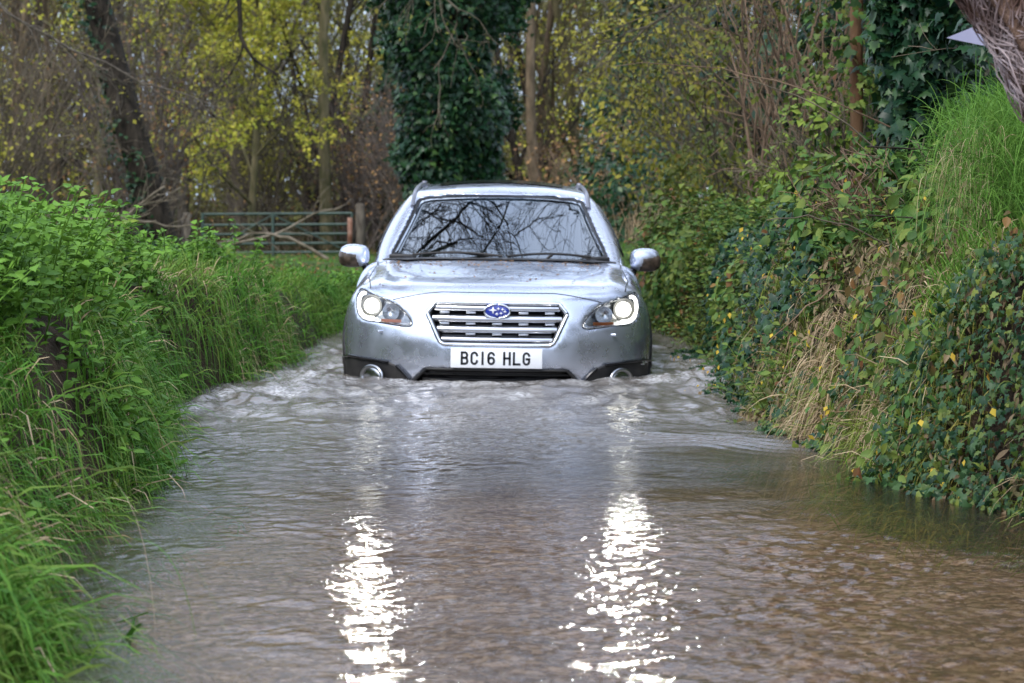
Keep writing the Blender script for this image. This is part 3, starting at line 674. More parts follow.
for z in (.752, .690, .632):          # short bright tabs between the bars
    for x in np.linspace(-.30, .30, 5):
        if abs(x) > half_w(z)-.05 or (abs(x) < .1 and z > .72): continue
        mb = MB(); mb.box((x, FRONT(x, z)+.03, z+.004), (.055, .012, .012)); mb.build('grille_tab', SLAT, gr, True, .002)
em = empty('emblem'); em.parent = gr
a = np.linspace(0, 2*pi, 40, endpoint=False); ye = float(FRONT(0., .775)) - .022
mb = MB(); rr = [(.0, .001), (.6, 0), (.95, .002), (1.0, .008), (1.0, .03)]
P = np.stack([np.stack([.070*k*np.cos(a), ye+d+0*a, .768+.036*k*np.sin(a)], -1) for k, d in rr], 1); mb.grid(P, True); mb.build('badge', BLUE, em)
mb = MB(); P = np.stack([.073*np.cos(a), ye+0*a, .768+.039*np.sin(a)], -1); mb.tube(np.vstack([P, P[:1]]), .0055, 8, False); mb.build('badge_rim', CHR, em)
def star(cx, cz, r, k=4):
    th = np.arange(2*k)*pi/k + pi/2; R = np.where(np.arange(2*k) % 2 == 0, r, r*.34); n = 2*k
    V = [(cx, ye-.012, cz)] + [(cx+R[i]*1.25*cos(th[i]), ye-.007, cz+R[i]*sin(th[i])) for i in range(n)]
    return np.array(V), np.array([(0, 1+i, 1+(i+1) % n) for i in range(n)])
mb = MB(); 
for q in ((-.024, .774, .021), (.006, .782, .010), (.030, .778, .010), (.044, .766, .010), (.022, .756, .010), (-.002, .752, .010)): mb.add(*star(*q))
mb.build('stars', WHITE, em, False)

# --- number plate
pl = MB(); pl.box((0, -.012, .503), (.520, .012, .113)); pl = pl.build('number_plate', WHITE, car, True, .004)
def stroke_chars():
    mb = MB(); Hh, Wd, st = .076, .044, .0125
    yb = -.0195
    def seg(pts, x0, z0):
        P = np.array(pts, float)*np.array([Wd-st, Hh-st])+np.array([x0+st/2, z0+st/2]); n = len(P)
        cl = np.allclose(P[0], P[-1]); d = np.gradient(P, axis=0)
        if cl: d[0] = d[-1] = P[1]-P[-2]
        d = d/np.maximum(np.linalg.norm(d, axis=1, keepdims=True), 1e-9); nn = np.stack([-d[:, 1], d[:, 0]], 1)
        # mitre
        l = P + nn*st/2; r = P - nn*st/2
        if not cl:
            l[0] -= d[0]*st/2; r[0] -= d[0]*st/2; l[-1] += d[-1]*st/2; r[-1] += d[-1]*st/2
        G = np.stack([np.stack([l[:, 0], np.full(n, yb), l[:, 1]], -1), np.stack([r[:, 0], np.full(n, yb), r[:, 1]], -1)], 1)
        mb.grid(G)
    arc = lambda cx, cy, rx, ry, a0, a1, k=10: [(cx+rx*cos(radians(t)), cy+ry*sin(radians(t))) for t in np.linspace(a0, a1, k)]
    C = {
     'B': [[(0, 0), (0, 1)], [(0, 1), (.55, 1)] + arc(.6, .76, .36, .24, 90, -90) + [(0, .52)], [(0, .52), (.6, .52)] + arc(.62, .26, .38, .26, 90, -90) + [(0, 0)]],
     'C': [arc(.5, .72, .5, .28, 10, 180) + arc(.5, .28, .5, .28, 180, 350)],
     '1': [[(.5, 0), (.5, 1)]],
     '6': [arc(.5, .70, .5, .30, 25, 180) + [(0, .5), (0, .3)] + arc(.5, .28, .5, .28, 180, 360) + arc(.5, .30, .5, .26, 0, 180)],
     'H': [[(0, 0), (0, 1)], [(1, 0), (1, 1)], [(0, .52), (1, .52)]],
     'L': [[(0, 1), (0, 0)], [(0, 0), (1, 0)]],
     'G': [arc(.5, .72, .5, .28, 15, 180) + arc(.5, .28, .5, .28, 180, 360) + [(1, .46)], [(1, .47), (.55, .47)]]}
    x = -.203
    for ch in 'BC16 HLG':
        if ch == ' ': x += .034; continue
        if ch == '1':
            x -= .008
        for s_ in C[ch]: seg(s_, x, .503-Hh/2)
        x += .055 - (.006 if ch == '1' else 0)
    return mb
stroke_chars().build('plate_lettering', INK, pl, False)

# --- lower intake, fog lamp surrounds
mb = MB(); X, Zg = np.meshgrid(np.linspace(-.48, .48, 30), np.linspace(.29, .44, 6), indexing='ij'); mb.grid(np.stack([X, FRONT(X, Zg)+.09, Zg], -1)); it = mb.build('lower_intake', GBLK, car)
mb = MB(); X = np.linspace(-.42, .42, 24)
for z in (.405, .375): mb.tube(np.stack([X, FRONT(X, z)+.035, z+0*X], -1), .006, 5)
mb.build('intake_bar', BLK, it)
mb = MB(); mb.tube(edge_path(INTK, .004, 8), .009, 6, False); mb.build('intake_edge', BLK, it)
def low_hub(x, z): return None
fogf = pf_front(.008)
FG = np.array([p for p in FOG if p[0] < .915] )
FGc = smooth_poly([(.59, .462), (.72, .474), (.905, .485), (.918, .40), (.915, .22), (.52, .22), (.475, .34), (.525, .405)], 1)
for s in (1, -1):
    cl = ring_panel('bumper_cladding', FGc, pf_front(.010, s), BLK, car, 8, .03)
    P = edge_path(FGc[(FGc[:, 1] > .33)], .018, 4)[:-4]; P[:, 0] *= s; mb = MB(); mb.tube(P, .009, 6); mb.build('cladding_edge', GBLK, cl)
    xc, zc = .715, .375; yc = float(proj_y(sdf_low, np.array([xc]), np.array([zc]), -.3, 1.5)[0])
    fl = MB(); a = np.linspace(0, 2*pi, 29); R = .062
    ring = np.stack([s*(xc+R*np.cos(a)), yc-.05+.09*np.cos(a)*.6+0*a, zc+R*np.sin(a)], 1); fl.tube(ring, .011, 8, False); fo = fl.build('fog_lamp', ALLOY, car)
    g = MB(); P = np.stack([np.stack([s*(xc+k*np.cos(a)), yc-.05+.055*np.cos(a)*k/R-dd, zc+k*np.sin(a)], -1) for k, dd in ((.058, 0), (.045, .012), (.025, .018), (.001, .02))], 1); g.grid(P); g.build('lens', REFL, fo)

# --- headlights
def SURF(x, z):
    x = np.atleast_1d(np.asarray(x, float)); z = np.atleast_1d(np.asarray(z, float)); x, z = np.broadcast_arrays(x, z)
    return proj_y(sdf_low, np.abs(x), z, -.3, 1.6)
for s in (1, -1):
    def bk(x, z, d=0): return np.stack([x*s, FRONT(x, z)+.095, z], -1)
    hl = ring_panel('headlight', HL, bk, mat('lamp_housing', (.22, .23, .25), (.5, .5, .52), .25, 1, scale=22), car, 8, 0.0)
    # bright reflector bowls
    def bowl(cx, cz, R, depth, name, m, k=24):
        a = np.linspace(0, 2*pi, k+1); y0 = float(SURF(cx, cz)[0]); P = []
        for q in np.linspace(1, .12, 7): P.append(np.stack([s*(cx+R*q*np.cos(a)), y0+.05+depth*(1-q*q)+.35*R*q*np.cos(a), cz+R*q*np.sin(a)], -1))
        return MB().grid(np.stack(P, 1)).build(name, m, hl)
    bowl(.735, .776, .064, .04, 'reflector', GBLK); bowl(.615, .745, .050, .04, 'reflector', REFL)
    lb = MB(); y0 = float(SURF(.735, .776)[0]); lb.ellipsoid((s*.730, y0+.042, .776), (.044, .034, .044), n=20, m=12); lb.build('bulb', LAMP, hl)
    ind = MB(); X, Zz = np.meshgrid(np.linspace(.55, .67, 12), np.linspace(.688, .706, 4), indexing='ij'); ind.grid(np.stack([s*X, FRONT(X, Zz)+.03, Zz], -1)); ind.build('indicator', ORANGE, hl)
    # C-shaped light strip round the outer and lower rim
    q = smooth_poly([(.76, .846), (.796, .846), (.812, .80), (.797, .728), (.755, .706), (.69, .708)], 2)[:-6]
    y = SURF(q[:, 0], q[:, 1])+.012; mb = MB(); mb.tube(np.stack([s*q[:, 0], y, q[:, 1]], -1), .0105, 8); mb.build('light_strip', DRL, hl)
    mb = MB(); q = HL*np.array([1, 1]); P = np.stack([s*q[:, 0], proj_y(sdf_low, q[:, 0], q[:, 1], -.3, 1.6)-.001, q[:, 1]], -1); mb.tube(np.vstack([P, P[:1]]), .003, 6, False); mb.build('headlight_seal', GBLK, hl)
    ring_panel('lens', HL, pf_front(.002, s), CLEAR, hl, 8, .004)
    sd = bpy.data.lights.new('headlight_beam', 'SPOT'); sd.energy = 115; sd.spot_size = radians(9.1); sd.spot_blend = .45; sd.shadow_soft_size = .045; sd.color = (1, .98, .88)
    so = bpy.data.objects.new('headlight_beam', sd); COL.objects.link(so); so.parent = hl; so.location = (s*.735, y0-.06, .776); so.rotation_euler = (radians(90+.1), 0, pi - s*radians(2.2))
    # washer cover
    mb = MB(); mb.box((s*.66, float(FRONT(.66, .63))-.0, .635), (.055, .012, .016), rz=-s*.45); mb.build('washer_cover', PAINT, car, True, .004)

# --- door mirrors
for s in (1, -1):
    root = empty('door_mirror'); root.parent = car; root.location = (s*.940, 1.78, 1.03); root.scale = (.88, .88, .92)
    h = MB(); h.ellipsoid((0, 0, 0), (.108, .085, .080), rz=s*.15, n=24, m=14, pw=.68); h.build('mirror_housing', PAINT, root)
    h = MB(); h.ellipsoid((s*.014, .005, -.014), (.103, .090, .071), rz=s*.15, n=24, m=12, pw=.7); h.build('mirror_brown_reflection', mat('mirror_lower_dirty', (.03, .022, .016), (.10, .07, .05), .22, scale=20), root)  # brown shell: the ground's reflection in the housing, painted as colour
    h = MB(); h.tube([(-s*.075, .0, -.06), (-s*.095, .02, -.13), (-s*.13, .04, -.17)], [.028, .024, .03], 8); h.build('mirror_stalk', GBLK, root)
    h = MB(); h.box((0, .078, .0), (.17, .01, .12)); h.build('mirror_glass', CHR, root, True, .01)

# --- roof rails and sunroof
for s in (1, -1):
    y = np.linspace(2.0, 4.25, 40); x = np.interp(y, [2.0, 2.15, 2.6, 4.25], [.580, .575, .560, .535]); z = np.array([1.30 + 0*v for v in y])
    def rz_(x, y):
        a = np.full(np.shape(x), 1.1); b = np.full(np.shape(x), 1.7)
        for _ in range(30):
            m = (a+b)/2; i = sdf_cab_solid(x, y, m) < 0; a = np.where(i, m, a); b = np.where(i, b, m)
        return a
    z = rz_(x, y) + .004 + .020*sstep((y-2.0)/.8)*sstep((4.25-y)/.4)
    mb = MB(); P = np.stack([s*x, y, z], -1); mb.tube(P, .014, 8); 
    for yy_ in (3.2, 4.0):
        xx_ = np.interp(yy_, y, x); z0 = float(rz_(np.array([xx_]), np.array([yy_]))[0]); mb.box((s*xx_, yy_, z0+.022), (.03, .14, .05))
    mb.build('roof_rail', mat('rail_grey', (.25, .25, .28), rough=.3, metal=.8), car)
X, Yg = np.meshgrid(np.linspace(-.42, .42, 14), np.linspace(2.42, 3.25, 14), indexing='ij'); mb = MB()
mb.grid(np.stack([X, Yg, rz_(X, Yg)+.006], -1)); mb.build('sunroof', GBLK, car)

# --- door seams, sills, arches, wheels
for s in (1, -1):
    for yc in (.95, 3.695):
        a = np.linspace(radians(-14), radians(194), 40); mb = MB(); P = []
        for R, dx in ((.380, -.06), (.384, -.004), (.40, .010), (.43, .010), (.452, .004), (.455, -.03)):
            yv, zv = yc+R*np.cos(a), .335+R*np.sin(a); zv = np.maximum(zv, .2)
            w = np.full(a.shape, .5); b = np.full(a.shape, 1.3)
            yq = yc + .43*np.cos(a); zq = np.maximum(.335+.43*np.sin(a), .24)
            for _ in range(28):
                m_ = (w+b)/2; i = sdf_low(m_, yq, zq) < 0; w = np.where(i, m_, w); b = np.where(i, b, m_)
            P.append(np.stack([s*(w+dx), yv, zv], -1))
        mb.grid(np.stack(P, 1)); mb.build('wheel_arch', BLK, car)
    for yd in (1.62, 2.7, 3.42):
        zv = np.linspace(.32, 1.0, 14); w = np.full(zv.shape, .5); b = np.full(zv.shape, 1.3); yv = np.full(zv.shape, yd)
        for _ in range(28):
            m_ = (w+b)/2; i = sdf_low(m_, yv, zv) < 0; w = np.where(i, m_, w); b = np.where(i, b, m_)
        mb = MB(); mb.tube(np.stack([s*w, yv, zv], -1), .003, 5); mb.build('door_seam', GBLK, body)
    for yd in (2.5, 3.3):
        mb = MB(); mb.tube([(s*.90, yd-.1, .84), (s*.935, yd-.07, .845), (s*.935, yd+.07, .845), (s*.90, yd+.1, .84)], .011, 6); mb.build('door_handle', PAINT, car)
    mb = MB(); mb.box((s*.895, 2.32, .25), (.06, 1.86, .10)); mb.build('sill', BLK, car, True, .01)
def wheel(s, yc):
    w = empty('wheel'); w.parent = car; w.location = (s*.79, yc, .335)
    a = np.linspace(0, 2*pi, 49)
    pr = [(-.105, .235), (-.112, .28), (-.10, .325), (-.06, .338), (.06, .338), (.10, .325), (.112, .28), (.105, .235)]
    MB().grid(np.stack([np.stack([np.full(a.shape, x), r*np.cos(a), r*np.sin(a)], -1) for x, r in pr], 1)).build('tyre', RUB, w)
    m = MB(); m.grid(np.stack([np.stack([np.full(a.shape, x*s), r*np.cos(a), r*np.sin(a)], -1) for x, r in ((.10, .24), (.095, .222), (.0, .21), (-.1, .21))], 1))
    m.grid(np.stack([np.stack([np.full(a.shape, x*s), r*np.cos(a), r*np.sin(a)], -1) for x, r in ((.085, .001), (.09, .04), (.07, .055))], 1))
    for k in range(10):
        t = 2*pi*k/10 + (.12 if k % 2 else -.12); m.tube([(s*.075, .04*cos(t), .04*sin(t)), (s*.085, .13*cos(t), .13*sin(t)), (s*.085, .225*cos(t), .225*sin(t))], [.02, .014, .016], 6)
    m.build('rim', ALLOY, w)
for s in (1, -1):
    for yc in (.95, 3.695): wheel(s, yc)
mb = MB(); mb.box((0, 4.82, .55), (.52, .012, .11)); mb.build('rear_plate', mat('rear_plate_yellow', (.8, .6, .05), rough=.4), car)
for s in (1, -1):
    mb = MB(); mb.ellipsoid((s*.70, 4.64, .86), (.16, .12, .09), rz=-s*.3, pw=.7); mb.build('tail_light', mat('tail_red', (.5, .01, .01), rough=.15, coat=1), car)

# --- fallen leaves lying on the bonnet, windscreen foot and roof
r = np.random.default_rng(5); N = 240
x = r.uniform(-.7, .7, N); y = np.where(r.random(N) < .55, r.uniform(1.0, 1.36, N), r.uniform(.3, 1.3, N)); P = top_y(x, y, .004)
V, F = leaves(P, np.tile([0, -.1, 1.], (N, 1)), r.normal(0, 1, (N, 3)), r.uniform(.008, .027, N), SML, r, .15)
V = rot(V, ry=radians(.85)) + np.array(car.location)
tag(mesh_np('fallen_leaves', V, F, L_LIT), 'small brown fallen leaves stuck on the bonnet of the silver car', 'leaves', kind='stuff')

# ================================================================== VEGETATION
def bush(name, label, c, rad, n, size, tpl, lm, seed, canes=14, cm=TWIG, cane_r=.008, gap=-.15, lump=.35, nsc=2.2, cat='bush', group=None, base=None, shell=.35, droopy=.3, kind=None, twn=3, cl=1.0):
    """a shrub: arching stems from its foot and leaves in uneven clumps through its volume"""
    r = np.random.default_rng(seed); c = np.array(c, float); rad = np.array(rad, float)
    foot = np.array([c[0], c[1], c[2]-rad[2]]) if base is None else np.array(base, float)
    e = empty(name, foot); tag(e, label, cat, group, kind); c0 = c - foot
    if canes:
        d = unit(r.normal(0, 1, (canes, 3))*np.array([1, 1, .7]) + np.array([0, 0, .45])); tipp = c0 + d*rad*r.uniform(.75, 1.12, (canes, 1))*cl
        st = r.normal(0, .22, (canes, 3))*rad*np.array([1, 1, 0]); t = np.linspace(0, 1, 8)[None, :, None]
        mid = (st+tipp)/2 + np.array([0, 0, 1.])*rad[2]*r.uniform(.1, .6, (canes, 1))
        P = (1-t)**2*st[:, None] + 2*t*(1-t)*mid[:, None] + t**2*tipp[:, None]; P[:, 1:-1] += r.normal(0, .02, P[:, 1:-1].shape)*rad.mean()
        R = cane_r*r.uniform(.6, 1.4, (canes, 1))*np.linspace(1, .35, 8)[None]
        P2, R2 = spawn(P, R, twn, rad.mean()*.45, .7, 5, .15, .1, .3, 1, .7, r)
        P3, R3 = spawn(P2, R2, 2, rad.mean()*.22, .7, 4, .15, .1, .2, 1, .8, r)
        mb = MB(); mb.add(*tubes(P, R, 5)); mb.add(*tubes(P2, np.maximum(R2, .0025), 4)); mb.add(*tubes(P3, np.maximum(R3, .002), 3)); mb.build('stems', cm, e)
    if n:
        u = unit(r.normal(0, 1, (int(n*1.6), 3))); k = (1 - shell*r.random((len(u), 1))**1.3)
        wv = (c+u*rad)*nsc/1.0
        k = k*(1 + lump*noise3(wv[:, 0], wv[:, 1], wv[:, 2])[:, None])
        pos = c0 + u*rad*k; g = (pos+foot)*nsc*2.2
        keep = noise3(g[:, 0]+9, g[:, 1], g[:, 2]) > gap; pos, u = pos[keep][:n], u[keep][:n]; N = len(pos)
        gz = ground(pos[:, 0]+foot[0], pos[:, 1]+foot[1]) - foot[2]; ok = pos[:, 2] > gz-.02; pos, u = pos[ok], u[ok]; N = len(pos)
        V, F = leaves(pos, u*.7+np.array([0, -.15, .5]), u*.4+np.array([0, 0, -droopy-.3]), size*r.uniform(.55, 1.3, N), tpl, r, .45)
        mesh_np('foliage', V, F, lm, e)
    return e

# ---- left bank grass (uncountable)
def bank_roots(N, x0, x1, y0, y1, side, r, pw=1.0):
    Y = y0 + (y1-y0)*r.random(N)**pw; d = x0 + (x1-x0)*r.random(N)
    X = XL(Y) - d if side < 0 else XR(Y) + d
    return np.stack([X, Y, ground(X, Y)-.01], 1), d
def grassify(N, x0, x1, y0, y1, side, L0, L1, w, r, lean=.35, edge=1.6, pw=1.0, droop=(.4, 1.3), dens=None):
    P, d = bank_roots(N, x0, x1, y0, y1, side, r, pw)
    k = noise3(P[:, 0]*2.5, P[:, 1]*2.5, 0) > (-.35 if dens is None else dens); P, d = P[k], d[k]; N = len(P)
    e = np.clip(1 - d/.4, 0, 1); sgn = -side
    dirs = np.stack([sgn*(lean*.4+e*.9)+r.normal(0, .3, N), r.normal(-.12, .3, N), 1.0 - e*.35 + 0*d], 1)
    L = r.uniform(L0, L1, N)*(1+edge*e*.55)*(1+.35*noise3(P[:, 0]*1.7, P[:, 1]*1.7, 4)); W_ = w*r.uniform(.6, 1.4, N)
    return blades(P, dirs, L, W_, r.uniform(*droop, N)*(1+.6*e), r)
r = np.random.default_rng(11)
V, F = grassify(80000, -.06, 1.9, 3.6, 20.5, -1, .14, .36, .0070, r, edge=1.45, pw=1.1)
tag(mesh_np('grass', V, F, L_GRS), 'lush green grass covering the left bank and hanging over the water', 'grass', kind='stuff')
V, F = grassify(4200, -.06, .9, 4.5, 14, -1, .12, .34, .006, r, edge=1.5, dens=.0)
tag(mesh_np('dead_grass', V, F, L_DEAD), 'straw coloured dead blades among the grass of the left bank', 'dead grass', kind='stuff')
V, F = grassify(34000, -.06, 2.6, 4.5, 20.5, 1, .12, .30, .006, r, dens=-.1)
tag(mesh_np('grass', V, F, L_OLV), 'thin olive grass between the creepers on the right bank', 'grass', kind='stuff')

V, F = grassify(20000, -.02, 1.2, 5.4, 12, 1, .16, .36, .006, r, edge=1.4, dens=-.15)
tag(mesh_np('grass', V, F, leaf_mat('grass_mixed', [(.05, .09, .012), (.10, .17, .02), (.2, .24, .04), (.07, .13, .015), (.26, .22, .07)], patch=2.5)), 'mixed yellow green grass hanging down the face of the right bank', 'grass', kind='stuff')
V, F = grassify(7000, -.02, 1.0, 6.5, 11, 1, .16, .40, .005, r, edge=1.5, dens=.0)
tag(mesh_np('dead_grass', V, F, L_DEAD), 'straw coloured dead grass tangled through the right bank', 'dead grass', kind='stuff')

# field and lane verges behind the car
N = 60000; Y = r.uniform(14.5, 52, N); X = r.uniform(-1, 1, N)*(2+.27*Y); on = (X < XL(np.minimum(Y, 26))+.1) | (X > XR(np.minimum(Y, 26))-.1) | (Y > 23); X, Y = X[on], Y[on]; N = len(X)
P = np.stack([X, Y, ground(X, Y)-.01], 1)
V, F = blades(P, np.stack([r.normal(0, .5, N), r.normal(0, .5, N), np.ones(N)], 1), r.uniform(.05, .16, N)*(1+.5*noise3(X, Y, 0)), r.uniform(.01, .028, N), r.uniform(.2, 1.2, N), r, 4)
tag(mesh_np('grass', V, F, L_GRS), 'short green field grass behind the car in front of the gate', 'grass', kind='stuff')
N = 9000; Y = r.uniform(16, 48, N); X = r.uniform(-1, 1, N)*(2+.27*Y); P = np.stack([X, Y, ground(X, Y)+.05], 1); k = noise3(X*.6, Y*.3, 5) > -.05; P = P[k]; N = len(P)
V, F = leaves(P, np.tile([0, 0, 1.], (N, 1)), r.normal(0, 1, (N, 3)), r.uniform(.03, .08, N), SML, r, .6)
tag(mesh_np('leaf_litter', V, F, L_LIT), 'brown fallen leaves scattered over the field grass', 'leaf litter', kind='stuff')
# woodland floor: brush and brambles
N = 42000; Y = r.uniform(45, 80, N); X = r.uniform(-1, 1, N)*(4+.28*Y); P = np.stack([X, Y, ground(X, Y)], 1)
d = np.stack([r.normal(0, .5, N), r.normal(0, .5, N), np.ones(N)], 1)
V, F = blades(P, d, r.uniform(.4, 1.9, N)*(1+.5*noise3(X*.4, Y*.4, 0)), r.uniform(.015, .04, N), r.uniform(.2, 1.3, N), r, 5)
tag(mesh_np('undergrowth', V, F, leaf_mat('brush_brown', [(.04, .028, .016), (.09, .065, .035), (.05, .06, .02), (.13, .10, .055)], patch=.4)), 'brown brambly undergrowth on the wood floor behind the gate', 'undergrowth', kind='stuff')

# ---- nettles and leafy herbs on the left bank
def herbs(N, x0, x1, y0, y1, side, h0, h1, ls, r, tiers=7, tpl=NET, dens=-.2, hz=None):
    P, d = bank_roots(N, x0, x1, y0, y1, side, r); k = noise3(P[:, 0]*1.6+3, P[:, 1]*1.2, 8) > dens; P = P[k]; N = len(P)
    H_ = r.uniform(h0, h1, N)
    if hz is not None: H_ = H_*hz(P[:, 1])
    lean = r.normal(0, .18, (N, 2)) + np.array([-side*.16, -.05]); T = np.linspace(.15, 1, tiers)
    pos = []; nr = []; tp = []; sz = []
    for j, t in enumerate(T):
        b = P + np.stack([lean[:, 0]*H_*t*t, lean[:, 1]*H_*t*t, H_*t], 1)
        for q in range(4 if t < .97 else 3):
            a = q*pi/2 + (j % 2)*pi/4 + r.normal(0, .3, N); o = np.stack([np.cos(a), np.sin(a), 0*a], 1)
            pos.append(b + o*.012); nr.append(np.stack([-.25*o[:, 0], -.25*o[:, 1]-.2, np.full(N, .9)], 1)); tp.append(o + np.array([0, 0, -.35])); sz.append(ls*r.uniform(.6, 1.2, N)*(1.05 - .35*abs(t-.6)))
    V, F = leaves(np.vstack(pos), np.vstack(nr), np.vstack(tp), np.concatenate(sz), tpl, r, .3)
    t = np.linspace(0, 1, 4)[None, :, None]; Q = P[:, None] + np.concatenate([lean[:, None]*H_[:, None, None]*t*t, H_[:, None, None]*t], 2)
    Vs, Fs = tubes(Q, np.tile([.004, .0035, .003, .002], (N, 1)), 3)
    return MB().add(V, F).add(Vs, Fs)
hz = lambda Y: np.interp(Y, [4, 5.5, 7, 10, 12, 14], [.55, .8, 1.0, .9, .8, .7])
herbs(1900, .34, 1.7, 5.0, 16.0, -1, .20, .50, .045, r, 8, NET, -.22, hz).build('nettles', L_NET)
tag(bpy.data.objects['nettles'], 'bright green nettles with toothed leaves along the top of the left bank', 'nettles', kind='stuff')
herbs(1500, .02, .9, 5.2, 19, -1, .10, .24, .05, r, 4, OVAL, -.05).build('low_herbs', L_NET)
tag(bpy.data.objects['low_herbs'], 'low round leaved herbs growing on the face of the left bank', 'herbs', kind='stuff')

herbs(1500, .0, .9, 9.5, 19.5, 1, .12, .32, .05, r, 5, OVAL, -.3).build('low_herbs', L_BRM)
tag(bpy.data.objects['low_herbs.001'], 'low leafy growth on the foot of the right bank beside and behind the car', 'herbs', kind='stuff')

# ---- tussocks that stand out, each its own thing
def tussock(name, label, c, sp, N, L, w, lm, dirb, droop, r, cat='grass tussock', group=None, sd=.35):
    e = empty(name, c); tag(e, label, cat, group); P = r.normal(0, 1, (N, 3))*np.array([sp[0], sp[1], .0])
    P[:, 2] = ground(P[:, 0]+c[0], P[:, 1]+c[1]) - c[2] - .01
    if len(sp) > 2: P[:, 2] += r.uniform(0, sp[2], N)
    d = np.array(dirb) + r.normal(0, sd, (N, 3)); V, F = blades(P, d, r.uniform(L*.5, L*1.1, N), w*r.uniform(.6, 1.3, N), r.uniform(*droop, N), r, 7)
    mesh_np('blades', V, F, lm, e); return e
tussock('grass_tussock', 'long bladed green tussock at the bottom left corner, nearest to the viewer', (-1.08, 4.55, .14), (.09, .22), 650, .44, .011, L_GRS, (.35, -.05, 1), (.5, 1.5), r)
tussock('grass_tussock', 'green tussock just behind the corner one, blades arching over the water', (-1.24, 5.2, .22), (.09, .15), 420, .42, .009, L_GRS, (.5, 0, .8), (.6, 1.7), r)
tussock('grass_tussock', 'shaggy tussock trailing its tips in the water below the nettles', (-1.22, 7.15, .20), (.08, .30), 1300, .40, .007, L_GRS, (.75, -.1, .5), (1.1, 2.2), r)
tussock('grass_tussock', 'green tussock hanging over the bank halfway to the car', (-1.50, 8.9, .30), (.12, .4), 1100, .34, .007, L_GRS, (.7, -.1, .6), (1.0, 2.0), r)
tussock('grass_tussock', 'green tussock on the bank edge beside the pale rippling shallows', (-1.66, 10.6, .22), (.10, .45), 900, .34, .008, L_GRS, (.7, -.1, .6), (.9, 1.9), r)
tussock('dead_stalks', 'brown dead stalks hanging over the dark hollow of the left bank near the car', (-1.48, 12.1, .30), (.06, .5), 500, .38, .006, L_DEAD, (.5, -.1, -.1), (1.3, 2.2), r, 'dead grass')
tussock('grass_tussock', 'rounded green tussock hanging over the dark hollow left of the car', (-1.50, 12.0, .50), (.12, .35), 900, .34, .008, L_GRS, (.6, -.1, .7), (.9, 1.9), r)
tussock('grass_tussock', 'broad green tussock at the bend of the left bank beside the front wing', (-1.38, 13.6, .42), (.12, .4), 900, .34, .008, L_GRS, (.6, -.1, .7), (.9, 1.9), r)
tussock('grass_tussock', 'thick green tussock spilling down the left bank between the trailing and the halfway ones', (-1.34, 8.0, .50), (.12, .28), 900, .38, .008, L_GRS, (.6, -.1, .7), (.9, 1.9), r)
for k in range(5):            # single long stems reaching over the water
    a = [(-.98, 4.7, .30, .55, .25, 1.1), (-1.05, 4.6, .27, .75, .05, .9), (-.95, 4.9, .2, .5, -.1, 1.3), (-1.1, 5.0, .35, .62, .1, 1.5), (-1.0, 4.45, .25, .5, .2, .7)][k]
    V, F = blades(np.array([[0., 0, 0]]), np.array([[.9, a[4], .55]]), [a[3]], [.009], [a[5]], r, 12)
    o = mesh_np('long_blade', V, F, L_DEAD if k == 3 else L_GRS); o.location = a[:3]; tag(o, ['long green blade arching far over the water from the corner tussock', 'thin green blade stretched lowest over the water at bottom left', 'short curved blade beside the corner tussock', 'tan dead blade curling over the corner tussock', 'broad green blade nearest the bottom left edge'][k], 'grass blade', 'single blades leaning over the water')
# right bank clumps
tussock('dead_grass_clump', 'pale tan dead grass clump draping down the right bank to the water', (1.33, 9.1, .48), (.07, .26, .12), 2600, .42, .0045, L_DEAD, (-.6, -.2, .45), (.7, 2.3), r, 'dead grass', sd=.8)
tussock('dead_grass_clump', 'small faded dead grass clump beside the ivy on the right bank', (1.50, 8.2, .5), (.08, .16, .05), 600, .36, .005, L_DEAD, (-.5, -.2, .35), (1.0, 2.0), r, 'dead grass', sd=.5)
tussock('grass_tussock', 'bright green upright tussock on the right bank above the dead grass', (1.54, 8.0, .50), (.12, .16, .10), 1800, .25, .006, L_GRB, (-.15, -.1, 1), (.1, .8), r, sd=.22)
tussock('grass_tussock', 'olive yellow tussock low on the right bank between dead grass and ivy', (1.50, 7.5, .30), (.10, .3, .1), 1300, .24, .006, leaf_mat('grass_olive_yellow', [(.12, .15, .02), (.22, .22, .04), (.3, .24, .06), (.1, .16, .03)], trans=.3), (-.5, -.2, .5), (.6, 1.6), r)
tussock('tall_fine_grass', 'hair fine vivid green grass mass under the leaning shaggy trunk', (2.04, 8.5, 1.0), (.15, .30, .60), 11000, .34, .003, L_GRB, (-.3, -.2, .9), (.3, 1.2), r, 'tall grass', sd=.5)
tussock('tall_dry_stems', 'fine straw stems hanging left of the vivid green grass mass', (1.80, 8.4, 1.2), (.05, .15, .5), 380, .30, .0022, L_DEAD, (-.25, -.2, .6), (.8, 1.8), r, 'dry stems', sd=.4)

